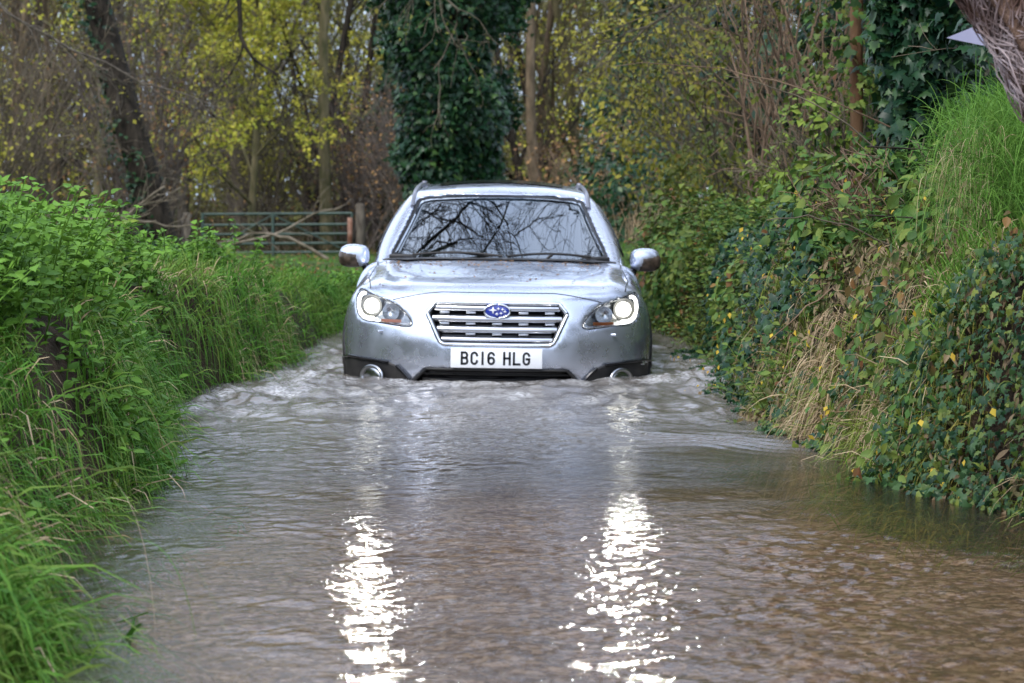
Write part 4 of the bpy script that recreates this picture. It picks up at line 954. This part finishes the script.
# ---- ivy carpets on the right bank
def bank_face(N, y0, y1, d0, d1, zoff, r, size, tpl, gap=-.3, sc=3.0, out=.10):
    P, d = bank_roots(N, d0, d1, y0, y1, 1, r)
    k = noise3(P[:, 0]*sc, P[:, 1]*sc, P[:, 2]*sc) > gap; P = P[k]; N = len(P)
    P[:, 0] -= out*(1+fbm(P[:, 0]*3, P[:, 1]*3, P[:, 2]*3)) * r.random(N)**.6; P[:, 2] += zoff*r.random(N)
    P[:, 2] = np.maximum(P[:, 2], .012)
    return leaves(P, np.tile([-.85, -.45, .35], (N, 1)), np.tile([-.1, -.1, -1.], (N, 1)), size*r.uniform(.55, 1.3, N), tpl, r, .5)
V, F = bank_face(13000, 5.6, 7.9, .03, .95, .18, r, .030, IVY, -.08, sc=2.2)
tag(mesh_np('ivy', V, F, L_IVYB), 'small blue green ivy leaves carpeting the near right bank down to the water', 'ivy', kind='stuff')
V, F = bank_face(2000, 7.2, 9.8, .03, .35, .06, r, .040, IVY, .05)
tag(mesh_np('ivy', V, F, L_IVYB), 'patchy ivy round the dead grass on the right bank', 'ivy', kind='stuff')
V, F = bank_face(5500, 9.8, 14.5, .05, .5, .16, r, .048, IVY, -.05)
tag(mesh_np('ivy', V, F, L_IVY), 'dark ivy and bramble leaves on the right bank beside the car', 'ivy', kind='stuff')
V, F = bank_face(1500, 7.5, 8.6, .05, .8, .20, r, .048, OVAL, -.1, out=.15)
tag(mesh_np('bramble_leaves', V, F, L_BRM), 'mixed green bramble leaves scattered between the dead grass and the ivy', 'bramble', kind='stuff')
V, F = bank_face(16000, 5.8, 12, .02, 1.6, .10, r, .055, LONG, -.6, out=.07)
tag(mesh_np('dry_leaves', V, F, leaf_mat('bracken', [(.06, .04, .022), (.15, .105, .055), (.26, .19, .11), (.06, .075, .02), (.10, .08, .04)], patch=3)), 'brown dry leaves and bracken covering the top of the right bank', 'dry leaves', kind='stuff')
V, F = bank_face(900, 5.8, 14.0, -.02, 1.1, .4, r, .032, SML, .2)
tag(mesh_np('turned_leaves', V, F, L_YSP), 'yellow turned leaves dotted over the right bank', 'leaves', kind='stuff')

# ---- bushes of the right hedge (each its own)
bush('bramble_bush', 'low dark bramble bush at the water edge right of the car', (1.66, 12.6, .35), (.42, .8, .42), 3000, .060, OVAL, L_BRM, 21, gap=-.1, cat='bramble')
bush('bramble_bush', 'bramble bush with large dark and reddish leaves above the dead grass', (1.85, 10.3, .92), (.48, .75, .36), 2100, .078, OVAL, L_BRM, 22, gap=.0, canes=60, cm=TWIG_R, cat='bramble', cane_r=.006)
bush('bramble_bush', 'mixed bramble bush under the ivy clad trunk on the right', (2.3, 9.9, 1.0), (.5, .7, .36), 2100, .070, OVAL, L_BRM, 23, gap=.0, canes=55, cat='bramble', cane_r=.006)
bush('hedge_bush', 'light green leafy shrub in the right hedge above the mirror', (2.25, 14.5, 1.25), (.62, .9, .75), 3300, .07, SML, leaf_mat('leaves_light_green', [(.04, .09, .015), (.11, .2, .03), (.22, .29, .05), (.06, .11, .02)], patch=2), 24, gap=.05, canes=70, cm=TWIG, cat='shrub')
bush('hedge_bush', 'reddish bare stemmed shrub high in the right hedge', (2.15, 16.5, 2.2), (.85, .9, 1.4), 1500, .06, SML, L_OLV, 25, gap=.0, canes=46, cm=TWIG_R, cane_r=.011, cat='shrub', base=(2.3, 16.6, .8), twn=5)
bush('hedge_bush', 'olive and gold leaved shrub leaning out of the right hedge', (2.0, 20.5, 2.1), (1.0, 1.4, 1.5), 4200, .05, SML, leaf_mat('leaves_olive_gold', [(.05, .07, .015), (.12, .14, .02), (.24, .2, .03), (.09, .11, .02), (.16, .10, .03)], patch=1.5), 26, gap=.1, canes=60, cm=TWIG, cane_r=.01, cat='shrub', base=(2.5, 21, .6), twn=5)
bush('hedge_bush', 'green bush at the foot of the right hedge behind the car', (1.55, 17.6, .55), (.55, 1.6, .50), 5200, .065, SML, L_BRM, 27, gap=-.1, cat='shrub')
bush('hedge_bush', 'rounded green bush right behind the door mirror', (2.55, 23.5, 1.0), (.9, 1.6, .85), 4200, .085, SML, L_OLV, 28, gap=-.2, cat='shrub')
bush('hedge_bush', 'dark evergreen shrub deep in the right hedge', (3.6, 19.5, 2.4), (1.4, 1.6, 2.2), 9000, .10, IVY, L_IVY, 29, gap=-.25, cat='shrub', base=(3.6, 19.5, .8))
bush('hedge_bush', 'tall tangled shrub behind the ivy clad trunk', (3.4, 14.2, 2.2), (1.0, 1.2, 1.8), 7000, .09, IVY, L_IVY, 30, gap=-.25, cat='shrub', base=(3.4, 14.2, .9), canes=30)
bush('hedge_bush', 'dark leafy shrub behind the leaning shaggy trunk at the right edge', (3.1, 10.8, 1.8), (.8, 1.0, 1.3), 4500, .08, IVY, L_IVY, 31, gap=-.2, cat='shrub', base=(3.1, 10.8, .9))
bush('hedge_bush', 'thin twiggy shrub with yellow leaves at the top right of the lane', (1.9, 25.5, 2.6), (1.2, 1.5, 1.6), 3000, .08, SML, L_AUT, 32, gap=.05, canes=50, cm=TWIG, cane_r=.012, cat='shrub', base=(2.6, 26, .5), twn=5)
bush('hedge_bush', 'green shrub at the lane bend behind the car roof on the right', (2.2, 30, 1.1), (1.3, 1.8, 1.2), 4800, .10, SML, L_IVY, 33, gap=-.2, cat='shrub')
bush('hedge_bush', 'reddish brown twiggy shrub above the right side of the car roof', (1.6, 38, 1.2), (1.5, 1.8, 1.3), 1500, .09, SML, L_LIT, 34, gap=-.05, canes=60, cm=TWIG_R, cane_r=.012, cat='shrub', twn=5)
bush('hedge_bush', 'dark green shrub between the tan trunk and the right hedge', (2.9, 42, 2.6), (1.6, 2.0, 2.6), 6000, .13, SML, L_IVY, 35, gap=-.1, cat='shrub')
tussock('dry_grass_clump', 'tall straw coloured grass clump behind the right door mirror', (2.0, 26.5, .45), (.22, .6), 900, .95, .012, L_DEAD, (0, 0, 1), (.1, .7), r, 'dry grass', sd=.16)

# ivy clad trunk in the hedge, orange barked trunk, leaning shaggy trunk
def ivy_sleeve(P, rad, n, size, lm, r, lump=.5, flat=1.0):
    """leaves wrapped round a trunk line P (k,3) with radius rad(k)"""
    k = len(P); t = r.uniform(0, k-1.001, n); i = t.astype(int); f = (t-i)[:, None]; c = P[i]*(1-f)+P[i+1]*f
    R = np.interp(t, np.arange(k), rad); a = r.uniform(0, 2*pi, n); o = np.stack([np.cos(a), np.sin(a)*flat, 0*a], 1)
    q = c + o*R[:, None]; s = 1/np.maximum(np.mean(rad), .1)
    m = 1 + lump*1.1*fbm(q[:, 0]*1.4*s*.5, q[:, 1]*1.4*s*.5, q[:, 2]*1.2*s*.5, 2)
    pos = c + o*(R*m*(1-.45*r.random(n)**1.5))[:, None]
    return leaves(pos, o*.8+np.array([0, -.1, .4]), o*.25+np.array([0, 0, -1.]), size*r.uniform(.55, 1.3, n), IVY, r, .45)
def ivy_tree(name, label, loc, h, rad, R_, n, size, seed, lean=(0, 0), lm=None, bm=None, limbs=6, cat='tree'):
    r = np.random.default_rng(seed); e = empty(name, loc); tag(e, label, cat)
    P0 = trunk_line(h, lean, 12, .04, r); R0 = rad*np.linspace(1, .4, 12)[None]; P1, R1 = spawn(P0, R0, limbs, h*.3, .9, 6, .15, .2, .3, 1, .5, r); P2, R2 = spawn(P1, R1, 6, h*.13, .7, 5, .2, .1, .3, 1, .6, r)
    m = MB(); m.add(*tubes(P0, R0, 10)); m.add(*tubes(P1, R1, 6)); m.add(*tubes(P2, np.maximum(R2, .006), 4)); m.build('trunk', bm or BARK, e)
    Q = []
    for q in range(70):
        t_ = r.uniform(.05, 1); zc = t_*11; i_ = min(int(zc), 10); c_ = P0[0][i_]*(1-(zc-i_)) + P0[0][i_+1]*(zc-i_); a_ = r.uniform(0, 6.28); Rq = np.interp(t_, *R_)
        cc = c_ + np.array([cos(a_), sin(a_), r.uniform(-.2, .2)])*Rq*r.uniform(.75, 1.15); Q.append(cc + r.normal(0, Rq*.14, (n//130, 3)))
    Q = np.vstack(Q); v1 = leaves(Q, r.normal(0, .5, Q.shape)+[0, -.3, .5], np.tile([0, 0, -1.], (len(Q), 1)), size*r.uniform(.5, 1.2, len(Q)), IVY, r, .45)
    v0 = ivy_sleeve(P0[0], np.interp(np.linspace(0, 1, 12), *R_)*.9, n, size, lm, r, .75)
    V = np.vstack([v0[0], v1[0]]); F = np.vstack([v0[1], v1[1]+len(v0[0])]); mesh_np('ivy', V, F, lm, e)['label'] = 'ivy wrapped round the trunk'
    return e
ivy_tree('ivy_tree', 'dark ivy clad trunk rising from the right hedge to the top edge', (2.42, 12.2, .85), 5, .10, ([0, .3, .6, 1], [.22, .30, .36, .5]), 7500, .085, 41, (-.02, 0), L_IVY, BARK_D)
ivy_tree('ivy_tree', 'broad column of dark ivy on a tree straight behind the car roof', (-.98, 31, .0), 9.5, .28, ([0, .12, .2, .3, .4, .5, 1], [.52, .56, .72, .92, 1.0, 1.15, 1.3]), 20000, .10, 42, (.01, 0), L_IVY, BARK_D)
e = empty('orange_barked_tree', (2.28, 14.0, .8)); tag(e, 'orange brown trunk with peeling bark between ivy in the right hedge', 'tree')
P = trunk_line(6, (-.03, 0), 12, .03, r); mb = MB(); mb.add(*tubes(P, .05*np.linspace(1, .6, 12)[None]*(1+.12*r.normal(0, 1, (1, 12))), 12)); mb.add(*tubes(P*[1, 1, 1]+np.linspace(0, 1, 12)[None, :, None]*[.25, 0, 0]+[.16, .1, 0], .04*np.linspace(1, .6, 12)[None], 8)); mb.build('trunk', mat('bark_orange', (.10, .05, .025), (.22, .13, .07), .85, scale=7, bump=.02, bscale=20, stretch=(1, 1, .2)), e)
P1, R1 = spawn(P, .11*np.linspace(1, .5, 12)[None], 18, .9, .7, 6, .15, .2, .15, .8, .2, r); mesh_np('branches', *tubes(P1, R1, 4), TWIG_R, e)
V, F = ivy_sleeve(P[0], np.full(12, .32), 2600, .055, L_BRM, r, .9); mesh_np('crown', V, F, L_BRM, e)
def shaggy():
    r = np.random.default_rng(9); e = empty('leaning_tree', (1.99, 5.6, .76)); tag(e, 'leaning trunk with shaggy stringy bark at the top right corner', 'tree')
    t = np.linspace(0, 1, 60); L = 2.2; C = np.stack([-1.12*t, .12*t, 1.50*t], 1)*1.25; R = .20 + .03*np.sin(t*9) - .03*t
    a = np.linspace(0, 2*pi, 97)[:-1]; ax = unit(np.array([-1.12, .12, 1.50])[None])[0]; u = unit(np.cross(ax, [0, 1, 0])[None])[0]; v = np.cross(ax, u)
    A, T = np.meshgrid(a, t, indexing='ij'); Rr = R[None]*(1 + .16*fbm(np.cos(A)*3.2, np.sin(A)*3.2, T*3.5, 4)*1 + .08*np.abs(fbm(np.cos(A)*9, np.sin(A)*9, T*5, 2)))
    P = C[None] + Rr[..., None]*(u*np.cos(A)[..., None] + v*np.sin(A)[..., None]); MB().grid(P, True).build('trunk', mat('bark_shaggy', (.05, .028, .02), (.22, .14, .10), .9, scale=16, bump=.03, bscale=60, stretch=(1, 1, .5)), e)
    # stringy bark fibres and dead ivy stems winding along it
    n = 1500; a0 = r.uniform(0, 2*pi, n); t0 = r.uniform(0, .9, n); ln = r.uniform(.06, .22, n); s = np.linspace(0, 1, 9)[None]
    tt = np.clip(t0[:, None] + ln[:, None]*s*r.choice([-1, 1], n)[:, None], 0, 1); aa = a0[:, None] + (r.normal(0, .6, n)[:, None]*s + .28*np.sin(s*r.uniform(4, 14, (n, 1))+a0[:, None]*5)); 
    lift = 1.05 + .13*r.random(n)[:, None]*np.sin(s*pi) + .05*np.sin(s*14+a0[:, None])
    Cc = np.stack([np.interp(tt, t, C[:, i]) for i in range(3)], -1); RR = np.interp(tt, t, R)*lift
    P = Cc + RR[..., None]*(u*np.cos(aa)[..., None] + v*np.sin(aa)[..., None]); V, F = tubes(P, np.tile(np.linspace(.0030, .0010, 9), (n, 1))*r.uniform(.5, 1.5, (n, 1)), 4)
    mesh_np('stringy_bark', V, F, mat('bark_fibre', (.12, .07, .055), (.46, .38, .38), .85, scale=5), e)
shaggy()
sg = MB(); V = np.array([(-.17, 0, -.045), (.10, 0, .065), (.12, 0, -.105)]); V = np.vstack([V, V+[0, .006, 0]]); sg.add(V, np.array([(0, 2, 1), (3, 4, 5)])); sg.add(V, np.array([(0, 1, 4, 3), (1, 2, 5, 4), (2, 0, 3, 5)]))
sg = sg.build('sign_board', mat('sign_pale', (.62, .60, .76), rough=.5), None, False); sg.location = (1.375, 6.25, 1.515); sg.scale = (.62, 1, .62)
tag(sg, 'pale lilac corner of a board poking out behind the leaning trunk', 'sign')
# wire fence on the right bank
wf = empty('wire_fence', (2.0, 8.0, .9)); tag(wf, 'thin dark barbed wire fence running through the right hedge', 'fence')
for z in (.02, .30):
    X = np.linspace(-.55, .9, 30); P = np.stack([X, X*-.2+.6, z - .03*np.sin(X*2) - .02*X], 1); mb = MB(); mb.tube(P, .0035, 4)
    for q in range(2, 28, 3):
        for s in (-1, 1): mb.tube([P[q]+[-.012*s, 0, -.014], P[q]+[.012*s, 0, .014]], .0018, 3)
    mb.build('wire', BARK_D, wf)
mb = MB(); mb.tube([(.95, .40, -.6), (.95, .42, .45)], .05, 10); mb.build('post', BARK, wf)
# white marker stake
mk = empty('marker_stake', (1.97, 22.0, .6)); tag(mk, 'thin stake with white patches in the verge right of the mirror', 'marker')
mb = MB(); mb.tube([(0, 0, -.3), (.02, 0, .25), (.04, 0, .62)], .008, 6); mb.build('stake', BARK, mk)
mb = MB(); mb.box((-.025, -.02, .50), (.05, .01, .055), ry=.2); mb.build('tape', WHITE, mk); mb = MB(); mb.box((.05, -.02, .56), (.045, .01, .04), ry=-.2); mb.build('tape', WHITE, mk)
mb = MB(); mb.tube([(.02, -.012, .20), (.035, -.012, .40)], .013, 6); mb.build('sleeve', WHITE, mk); mb = MB(); mb.tube([(.0, -.012, .06), (.01, -.012, .14)], .012, 6); mb.build('sleeve', WHITE, mk)
# bramble canes arching out of the right bank
for k, (x, y, z, dx, dz, L) in enumerate([(1.75, 9.2, .75, -.55, .35, .6), (1.7, 8.6, .62, .45, .28, .5), (2.0, 10.5, 1.1, -.6, .5, .8), (1.65, 9.6, .7, -.5, -.05, .5), (1.9, 7.9, .85, .5, .22, .5), (2.2, 12, 1.4, -.9, .4, .9)]):
    t = np.linspace(0, 1, 12); P = np.stack([dx*L*2*t, -.1*t, L*(dz*2*t*1.2 - .9*t*t*.6)], 1) + r.normal(0, .006, (12, 3)); mb = MB(); mb.tube(P, np.linspace(.005, .002, 12), 5)
    c_ = mb.build('bramble_cane', TWIG_R if k % 2 else TWIG if k != 4 else L_DEAD); c_.location = (x, y, z); tag(c_, ['grey brown cane arching left over the dead grass clump', 'grey brown cane crossing the bright green tussock', 'long thin cane reaching left out of the bramble with reddish leaves', 'brown cane lying on top of the dead grass', 'pale cane under the vivid fine grass', 'brown cane reaching left below the ivy clad trunk'][k], 'cane', 'loose canes on the right bank')

# ---- gate, posts, fallen branches
GM = mat('gate_green', (.02, .045, .035), (.05, .08, .06), .5, scale=12)
g = empty('field_gate', (-6.25, 43, -.15)); tag(g, 'green metal bar gate at the end of the field', 'gate')
for z in (.18, .36, .55, .74, .96): mb = MB(); mb.tube([(0, 0, z), (3.02, 0, z+.02)], .028, 8); mb.build('bar', GM, g)
for x in (0, 1.42, 3.02): mb = MB(); mb.tube([(x, -.01, .12), (x, -.01, .99)], .032, 8); mb.build('upright', GM, g)
mb = MB(); mb.tube([(.05, -.03, .18), (1.42, -.03, .95)], .013, 8); mb.build('brace', GM, g); mb = MB(); mb.tube([(2.98, -.03, .18), (1.42, -.03, .95)], .013, 8); mb.build('brace', GM, g)
mb = MB(); mb.box((2.98, -.05, .52), (.10, .05, .75)); mb.build('rusty_latch_plate', mat('rust', (.14, .06, .035), (.25, .15, .11), .9, scale=8), g)
def post(label, loc, h, rr, m):
    mb = MB(); mb.tube([(0, 0, -.1), (.01, 0, h*.5), (0, 0, h-.03), (0, 0, h)], [rr, rr*.98, rr*.95, rr*.7], 10); o = mb.build('wooden_post', m); o.location = loc; tag(o, label, 'post')
post('dark weathered post at the right end of the green gate', (-3.06, 42.9, -.15), 1.18, .10, BARK); post('short grey post at the left end of the green gate', (-6.55, 42.9, -.15), 1.0, .11, BARK)
def fallen(label, loc, pts, rad, seed, m, nb=7):
    r = np.random.default_rng(seed); P = np.array(pts, float); t = np.linspace(0, len(P)-1, 12); Q = np.stack([np.interp(t, np.arange(len(P)), P[:, i]) for i in range(3)], 1)[None] + r.normal(0, .02, (1, 12, 3))
    R = rad*np.linspace(1, .3, 12)[None]; Q2, R2 = spawn(Q, R, nb, .7, .7, 5, .15, .1, .2, 1, .5, r); mb = MB(); mb.add(*tubes(Q, R, 7)); mb.add(*tubes(Q2, np.maximum(R2, .006), 4)); o = mb.build('fallen_branch', m); o.location = loc; tag(o, label, 'branch')
PALE = mat('dead_wood_pale', (.11, .09, .06), (.24, .20, .15), .9, scale=6)
fallen('forked pale branch lying across the bars of the green gate', (-5.0, 41.8, 0), [(-.8, 0, .15), (.3, 0, .4), (1.2, 0, .85), (1.6, 0, .95)], .032, 1, PALE)
fallen('lower pale branch leaning on the green gate', (-4.9, 41.5, 0), [(1.3, 0, -.05), (.6, 0, .35), (0, 0, .45), (-1, 0, .2)], .04, 2, PALE)
fallen('pale curved dead branch behind the nettles on the left', (-5.6, 30, .3), [(-1.2, 0, .55), (-.4, 0, .5), (.2, 0, .55), (.7, 0, .95)], .045, 3, PALE, 10)
fallen('thin dead branch below the curved one behind the nettles', (-5.2, 30.5, .2), [(-1.5, 0, .4), (-.4, 0, .6), (.6, 0, .5)], .03, 4, PALE, 10)
fallen('slanting pale stick standing above the right end of the car roof', (1.62, 46, .4), [(.35, 0, .3), (.15, 0, .9), (-.05, 0, 1.5)], .05, 6, PALE, 1)

# ---- trees one can tell apart
def lab(e, l, c='tree', g=None): tag(e, l, c, g); return e
LT = lab(wood_tree(50, 11, .26, (-.26, .05), 12, 7, 6, 2, .07, L_AUT, BARK_D, .2, .3, 'leaning_tree', (-5.0, 31, -.1)), 'dark thick trunk leaning left behind the nettles')
lab(wood_tree(51, 8.5, .09, (.05, 0), 15, 9, 9, 14, .10, L_YEL, BARK_G, .0, .10, 'yellow_tree', (-5.55, 45.2, -.1), twl=.8), 'small tree with bright yellow green leaves above the gate')
lab(wood_tree(52, 11, .15, (.02, 0), 10, 6, 6, 2, .08, L_OLV, BARK_G, .25, .35, 'mossy_tree', (-4.0, 46, -.1)), 'straight mossy trunk just behind the gate')
lab(wood_tree(53, 11, .14, (-.04, 0), 10, 6, 6, 3, .08, L_AUT, BARK_T, .25, .4, 'pale_tree', (.55, 47, .1)), 'tan barked trunk right of the ivy column above the car roof')
lab(wood_tree(54, 10, .10, (.06, 0), 11, 7, 6, 5, .09, L_YEL, BARK_G, .2, .25, 'golden_tree', (-8.2, 42, 0)), 'slim tree with golden leaves at the far left')
ivy_tree('ivy_tree', 'slim ivy covered trunk left of the broad ivy column', (-3.1, 50, 0), 10, .15, ([0, .3, .7, 1], [.35, .5, .7, .8]), 5000, .15, 55, (0, 0), L_IVY, BARK_D)
ivy_tree('ivy_tree', 'ivy covered tree far behind, right of the tan trunk', (3.3, 52, 0), 10, .15, ([0, .3, .7, 1], [.5, .8, 1.0, 1.0]), 6000, .15, 56, (0, 0), L_IVY, BARK_D)
lt = LT; r = np.random.default_rng(14); P = trunk_line(5.2, (-.26, .05), 12, .02, r)
Q, RQ = spawn(P, np.full((1, 12), .24), 130, .7, 1.1, 5, .25, .0, .0, 1, .04, r); q2, r2_ = spawn(Q, RQ, 4, .35, .8, 4, .2, 0, .2, 1, .8, r)
mb = MB(); mb.add(*tubes(Q, np.maximum(RQ, .006), 4)); mb.add(*tubes(q2, np.maximum(r2_, .004), 3)); mb.build('side_twigs', TWIG, lt)
V, F = ivy_sleeve(P[0], np.full(12, .30), 1500, .07, L_IVY, r, .9); mesh_np('ivy', V, F, L_IVY, lt)
# near bare trees whose limbs arch over the lane, above the picture (mirrored in windscreen and water)
lab(wood_tree(60, 11, .28, (.16, .03), 16, 9, 8, 1, .05, L_AUT, BARK_D, .12, .25, 'overhanging_tree', (-5.3, 16.5, .1), twl=.9, spread=.95), 'large bare tree left of the lane, its limbs arching over the car')
lab(wood_tree(61, 11, .26, (-.16, .04), 16, 9, 8, 1, .05, L_AUT, BARK_D, .12, .25, 'overhanging_tree', (6.2, 19, .6), twl=.9, spread=.95), 'large bare tree right of the lane, its limbs arching over the car')
for par, seed, sx in ((bpy.data.objects['overhanging_tree'], 62, 1), (bpy.data.objects['overhanging_tree.001'], 63, -1)):
    r = np.random.default_rng(seed); o0 = np.array(par.location)
    for q in range(5):
        z0 = r.uniform(3.5, 5.5); P = np.array([(.6*sx, 0, z0), (2.0*sx, r.uniform(-.8, 1.2), z0+1.2), (4.2*sx, r.uniform(-1.5, 2.5), z0+2.2), (6.6*sx, r.uniform(-1.5, 3.5), z0+r.uniform(1.6, 3.4))])
        t = np.linspace(0, 3, 16); Q = np.stack([np.interp(t, np.arange(4), P[:, i]) for i in range(3)], 1)[None] + r.normal(0, .08, (1, 16, 3)); R = np.linspace(.036, .012, 16)[None]
        a, ra = spawn(Q, R, 13, 1.9, .8, 7, .2, .0, .15, 1, .6, r); c, rc = spawn(a, ra, 9, .9, .7, 6, .2, .0, .15, 1, .7, r); d, rd = spawn(c, rc, 5, .5, .7, 5, .2, .0, .15, 1, .8, r)
        mb = MB(); mb.add(*tubes(Q, R, 7)); mb.add(*tubes(a, np.maximum(ra, .009), 5)); mb.add(*tubes(c, np.maximum(rc, .005), 4)); mb.add(*tubes(d, np.maximum(rd, .003), 3)); mb.build('limb', BARK_D, par)
# boughs hanging into the top of the picture
def bough(label, pts, rad, seed, n1=10, lm=None, nleaf=0, m=BARK_D):
    r = np.random.default_rng(seed); P = np.array(pts, float); o0 = P[0].copy(); P = P - o0; t = np.linspace(0, len(P)-1, 12)
    Q = np.stack([np.interp(t, np.arange(len(P)), P[:, i]) for i in range(3)], 1)[None] + r.normal(0, .03, (1, 12, 3)); R = rad*np.linspace(1, .3, 12)[None]
    e = empty('hanging_bough', tuple(o0)); tag(e, label, 'branch'); Q2, R2 = spawn(Q, R, n1, 1.0, .7, 6, .2, -.1, .2, 1, .6, r); Q3, R3 = spawn(Q2, R2, 5, .45, .7, 5, .2, -.1, .2, 1, .7, r)
    mb = MB(); mb.add(*tubes(Q, R, 7)); mb.add(*tubes(Q2, np.maximum(R2, .006), 4)); mb.add(*tubes(Q3, np.maximum(R3, .004), 3)); mb.build('branch', m, e)
    if nleaf:
        k = r.integers(0, len(Q3), nleaf); pos = Q3[k, r.integers(1, 5, nleaf)] + r.normal(0, .03, (nleaf, 3)); V, F = leaves(pos, r.normal(0, 1, (nleaf, 3)), r.normal(0, .5, (nleaf, 3))+np.array([0, 0, -1.]), .07*r.uniform(.6, 1.2, nleaf), SML, r); mesh_np('foliage', V, F, lm, e)
bough('dark crooked bough dropping into the picture at the top left', [(-4.2, 28, 5.5), (-3.5, 28, 4.0), (-3.6, 28, 3.1), (-3.1, 28, 2.7)], .05, 71, 9)
bough('thin twiggy bough crossing the far left thicket', [(-7.5, 27, 4.2), (-6.0, 27, 3.2), (-4.6, 27, 2.5), (-3.6, 27, 2.2)], .022, 72, 14, L_AUT, 60, BARK)
bough('leafless twigs hanging in front of the broad ivy column', [(-1.6, 25, 4.6), (-1.1, 25, 3.9), (-.6, 25, 3.2), (-.9, 25, 2.6)], .022, 73, 8, L_OLV, 50, TWIG)
bough('twiggy olive bough at the top right of the lane', [(3.4, 22, 4.2), (2.4, 22, 3.5), (1.5, 22, 2.9), (.9, 22, 2.5)], .03, 74, 14, L_AUT, 420, TWIG)

# ---- thicket shrubs on the left, before the wood
for k, (x, y, h, l) in enumerate([(-9.2, 33, 2.2, 'mauve brown twiggy shrub at the far left edge'), (-7.4, 30, 1.9, 'mauve brown twiggy shrub left of the leaning trunk'), (-6.2, 36, 2.4, 'twiggy shrub behind the leaning trunk'), (-8.4, 27, 1.5, 'low twiggy shrub behind the nettles at the far left'), (-3.4, 47, 2.0, 'brown brushwood shrub just behind the gate'), (-5.6, 47.5, 2.0, 'brown brushwood shrub behind the left half of the gate'), (-1.9, 44, 1.9, 'brown brushwood shrub right of the gate post')]):
    bush('thicket_shrub', l, (x, y, h), (1.7, 1.4, h), 1500, .07, SML, L_AUT if k % 2 else L_LIT, 80+k, canes=90, cm=[TWIG, mat('twigs_mauve', (.07, .055, .045), (.17, .135, .11), .85, scale=3)][k % 2 == 0], cane_r=.014, gap=-.1, cat='shrub', twn=6, shell=.9)
# ---- wood: trees in rows, copies of a few kinds
protos = [wood_tree(90, 12, .17, (.03, 0), 13, 7, 7, 3, .10, L_AUT, BARK, .3, .08, 'wood_tree', twl=.8), wood_tree(91, 13, .20, (-.05, 0), 13, 7, 7, 2, .10, L_OLV, BARK_G, .3, .08, 'wood_tree', twl=.8),
          wood_tree(92, 11, .13, (.06, .02), 15, 7, 7, 4, .11, L_YEL, BARK_D, .25, .06, 'wood_tree', twl=.8), wood_tree(93, 12, .12, (-.02, .02), 16, 8, 7, 1, .09, L_LIT, BARK_T, .35, .05, 'wood_tree', twl=.9)]
LB = ['brownish tree with sparse autumn leaves standing in the wood behind', 'mossy trunked tree with olive leaves standing in the wood behind', 'slim dark tree with yellow leaves standing in the wood behind', 'bare tan twiggy tree standing in the wood behind']
GR = ['autumn leaved trees of the wood', 'mossy olive trees of the wood', 'yellow leaved trees of the wood', 'bare twiggy trees of the wood']
rr = np.random.default_rng(44); used = set()
for Y_, sp in ((50, 2.0), (55, 2.2), (61, 2.3), (68, 2.5), (76, 2.8)):
    w_ = 3 + .265*Y_; x = -w_
    while x < w_:
        xx = x + rr.uniform(-.7, .7); yy = Y_ + rr.uniform(-2, 2); x += sp
        k = rr.choice(4, p=[.3, .25, .33, .12] if xx < 0 else [.3, .38, .14, .18])
        o = protos[k] if k not in used else copy_tree(protos[k]); used.add(k)
        o.location = (xx, yy, float(ground(xx, yy))-.05); o.rotation_euler = (0, 0, rr.uniform(0, 6.28)); s = rr.uniform(.75, 1.1); o.scale = (s, s, s); tag(o, LB[k], 'tree', GR[k])
# far mass of the wood
r = np.random.default_rng(77); N = 60000; Y = r.uniform(82, 100, N); X = r.uniform(-32, 32, N); Z = r.uniform(0, 1, N)**.8*14*(1+.2*noise3(X*.2, 0, 0)); P = np.stack([X, Y, Z], 1)
d = np.stack([r.normal(0, .45, N), r.normal(0, .45, N), np.ones(N)], 1)
V, F = blades(P, d, r.uniform(.6, 2.4, N), r.uniform(.03, .10, N), r.uniform(0, .6, N), r, 3)
N = 90000; Y = r.uniform(80, 98, N); X = r.uniform(-32, 32, N); Z = r.uniform(0, 1, N)**1.4*11; k = noise3(X*.35, Y*.2, Z*.35) > -.1; P = np.stack([X, Y, Z], 1)[k]; V2, F2 = leaves(P, r.normal(0, 1, P.shape), r.normal(0, 1, P.shape), r.uniform(.15, .4, len(P)), SML, r)
N = 40000; P = np.stack([r.uniform(-30, 30, N), r.uniform(74, 82, N), r.uniform(0, 3.2, N)], 1); V3, F3 = leaves(P, r.normal(0, 1, P.shape), r.normal(0, 1, P.shape), r.uniform(.1, .3, N), SML, r)
mb = MB().add(V, F).add(V2, F2).add(V3, F3)
tag(mb.build('woodland', leaf_mat('far_wood', [(.07, .065, .03), (.14, .125, .06), (.22, .21, .07), (.10, .13, .045), (.16, .13, .08)], patch=.12)), 'far brown and olive mass of the wood closing the view', 'woodland', kind='stuff')
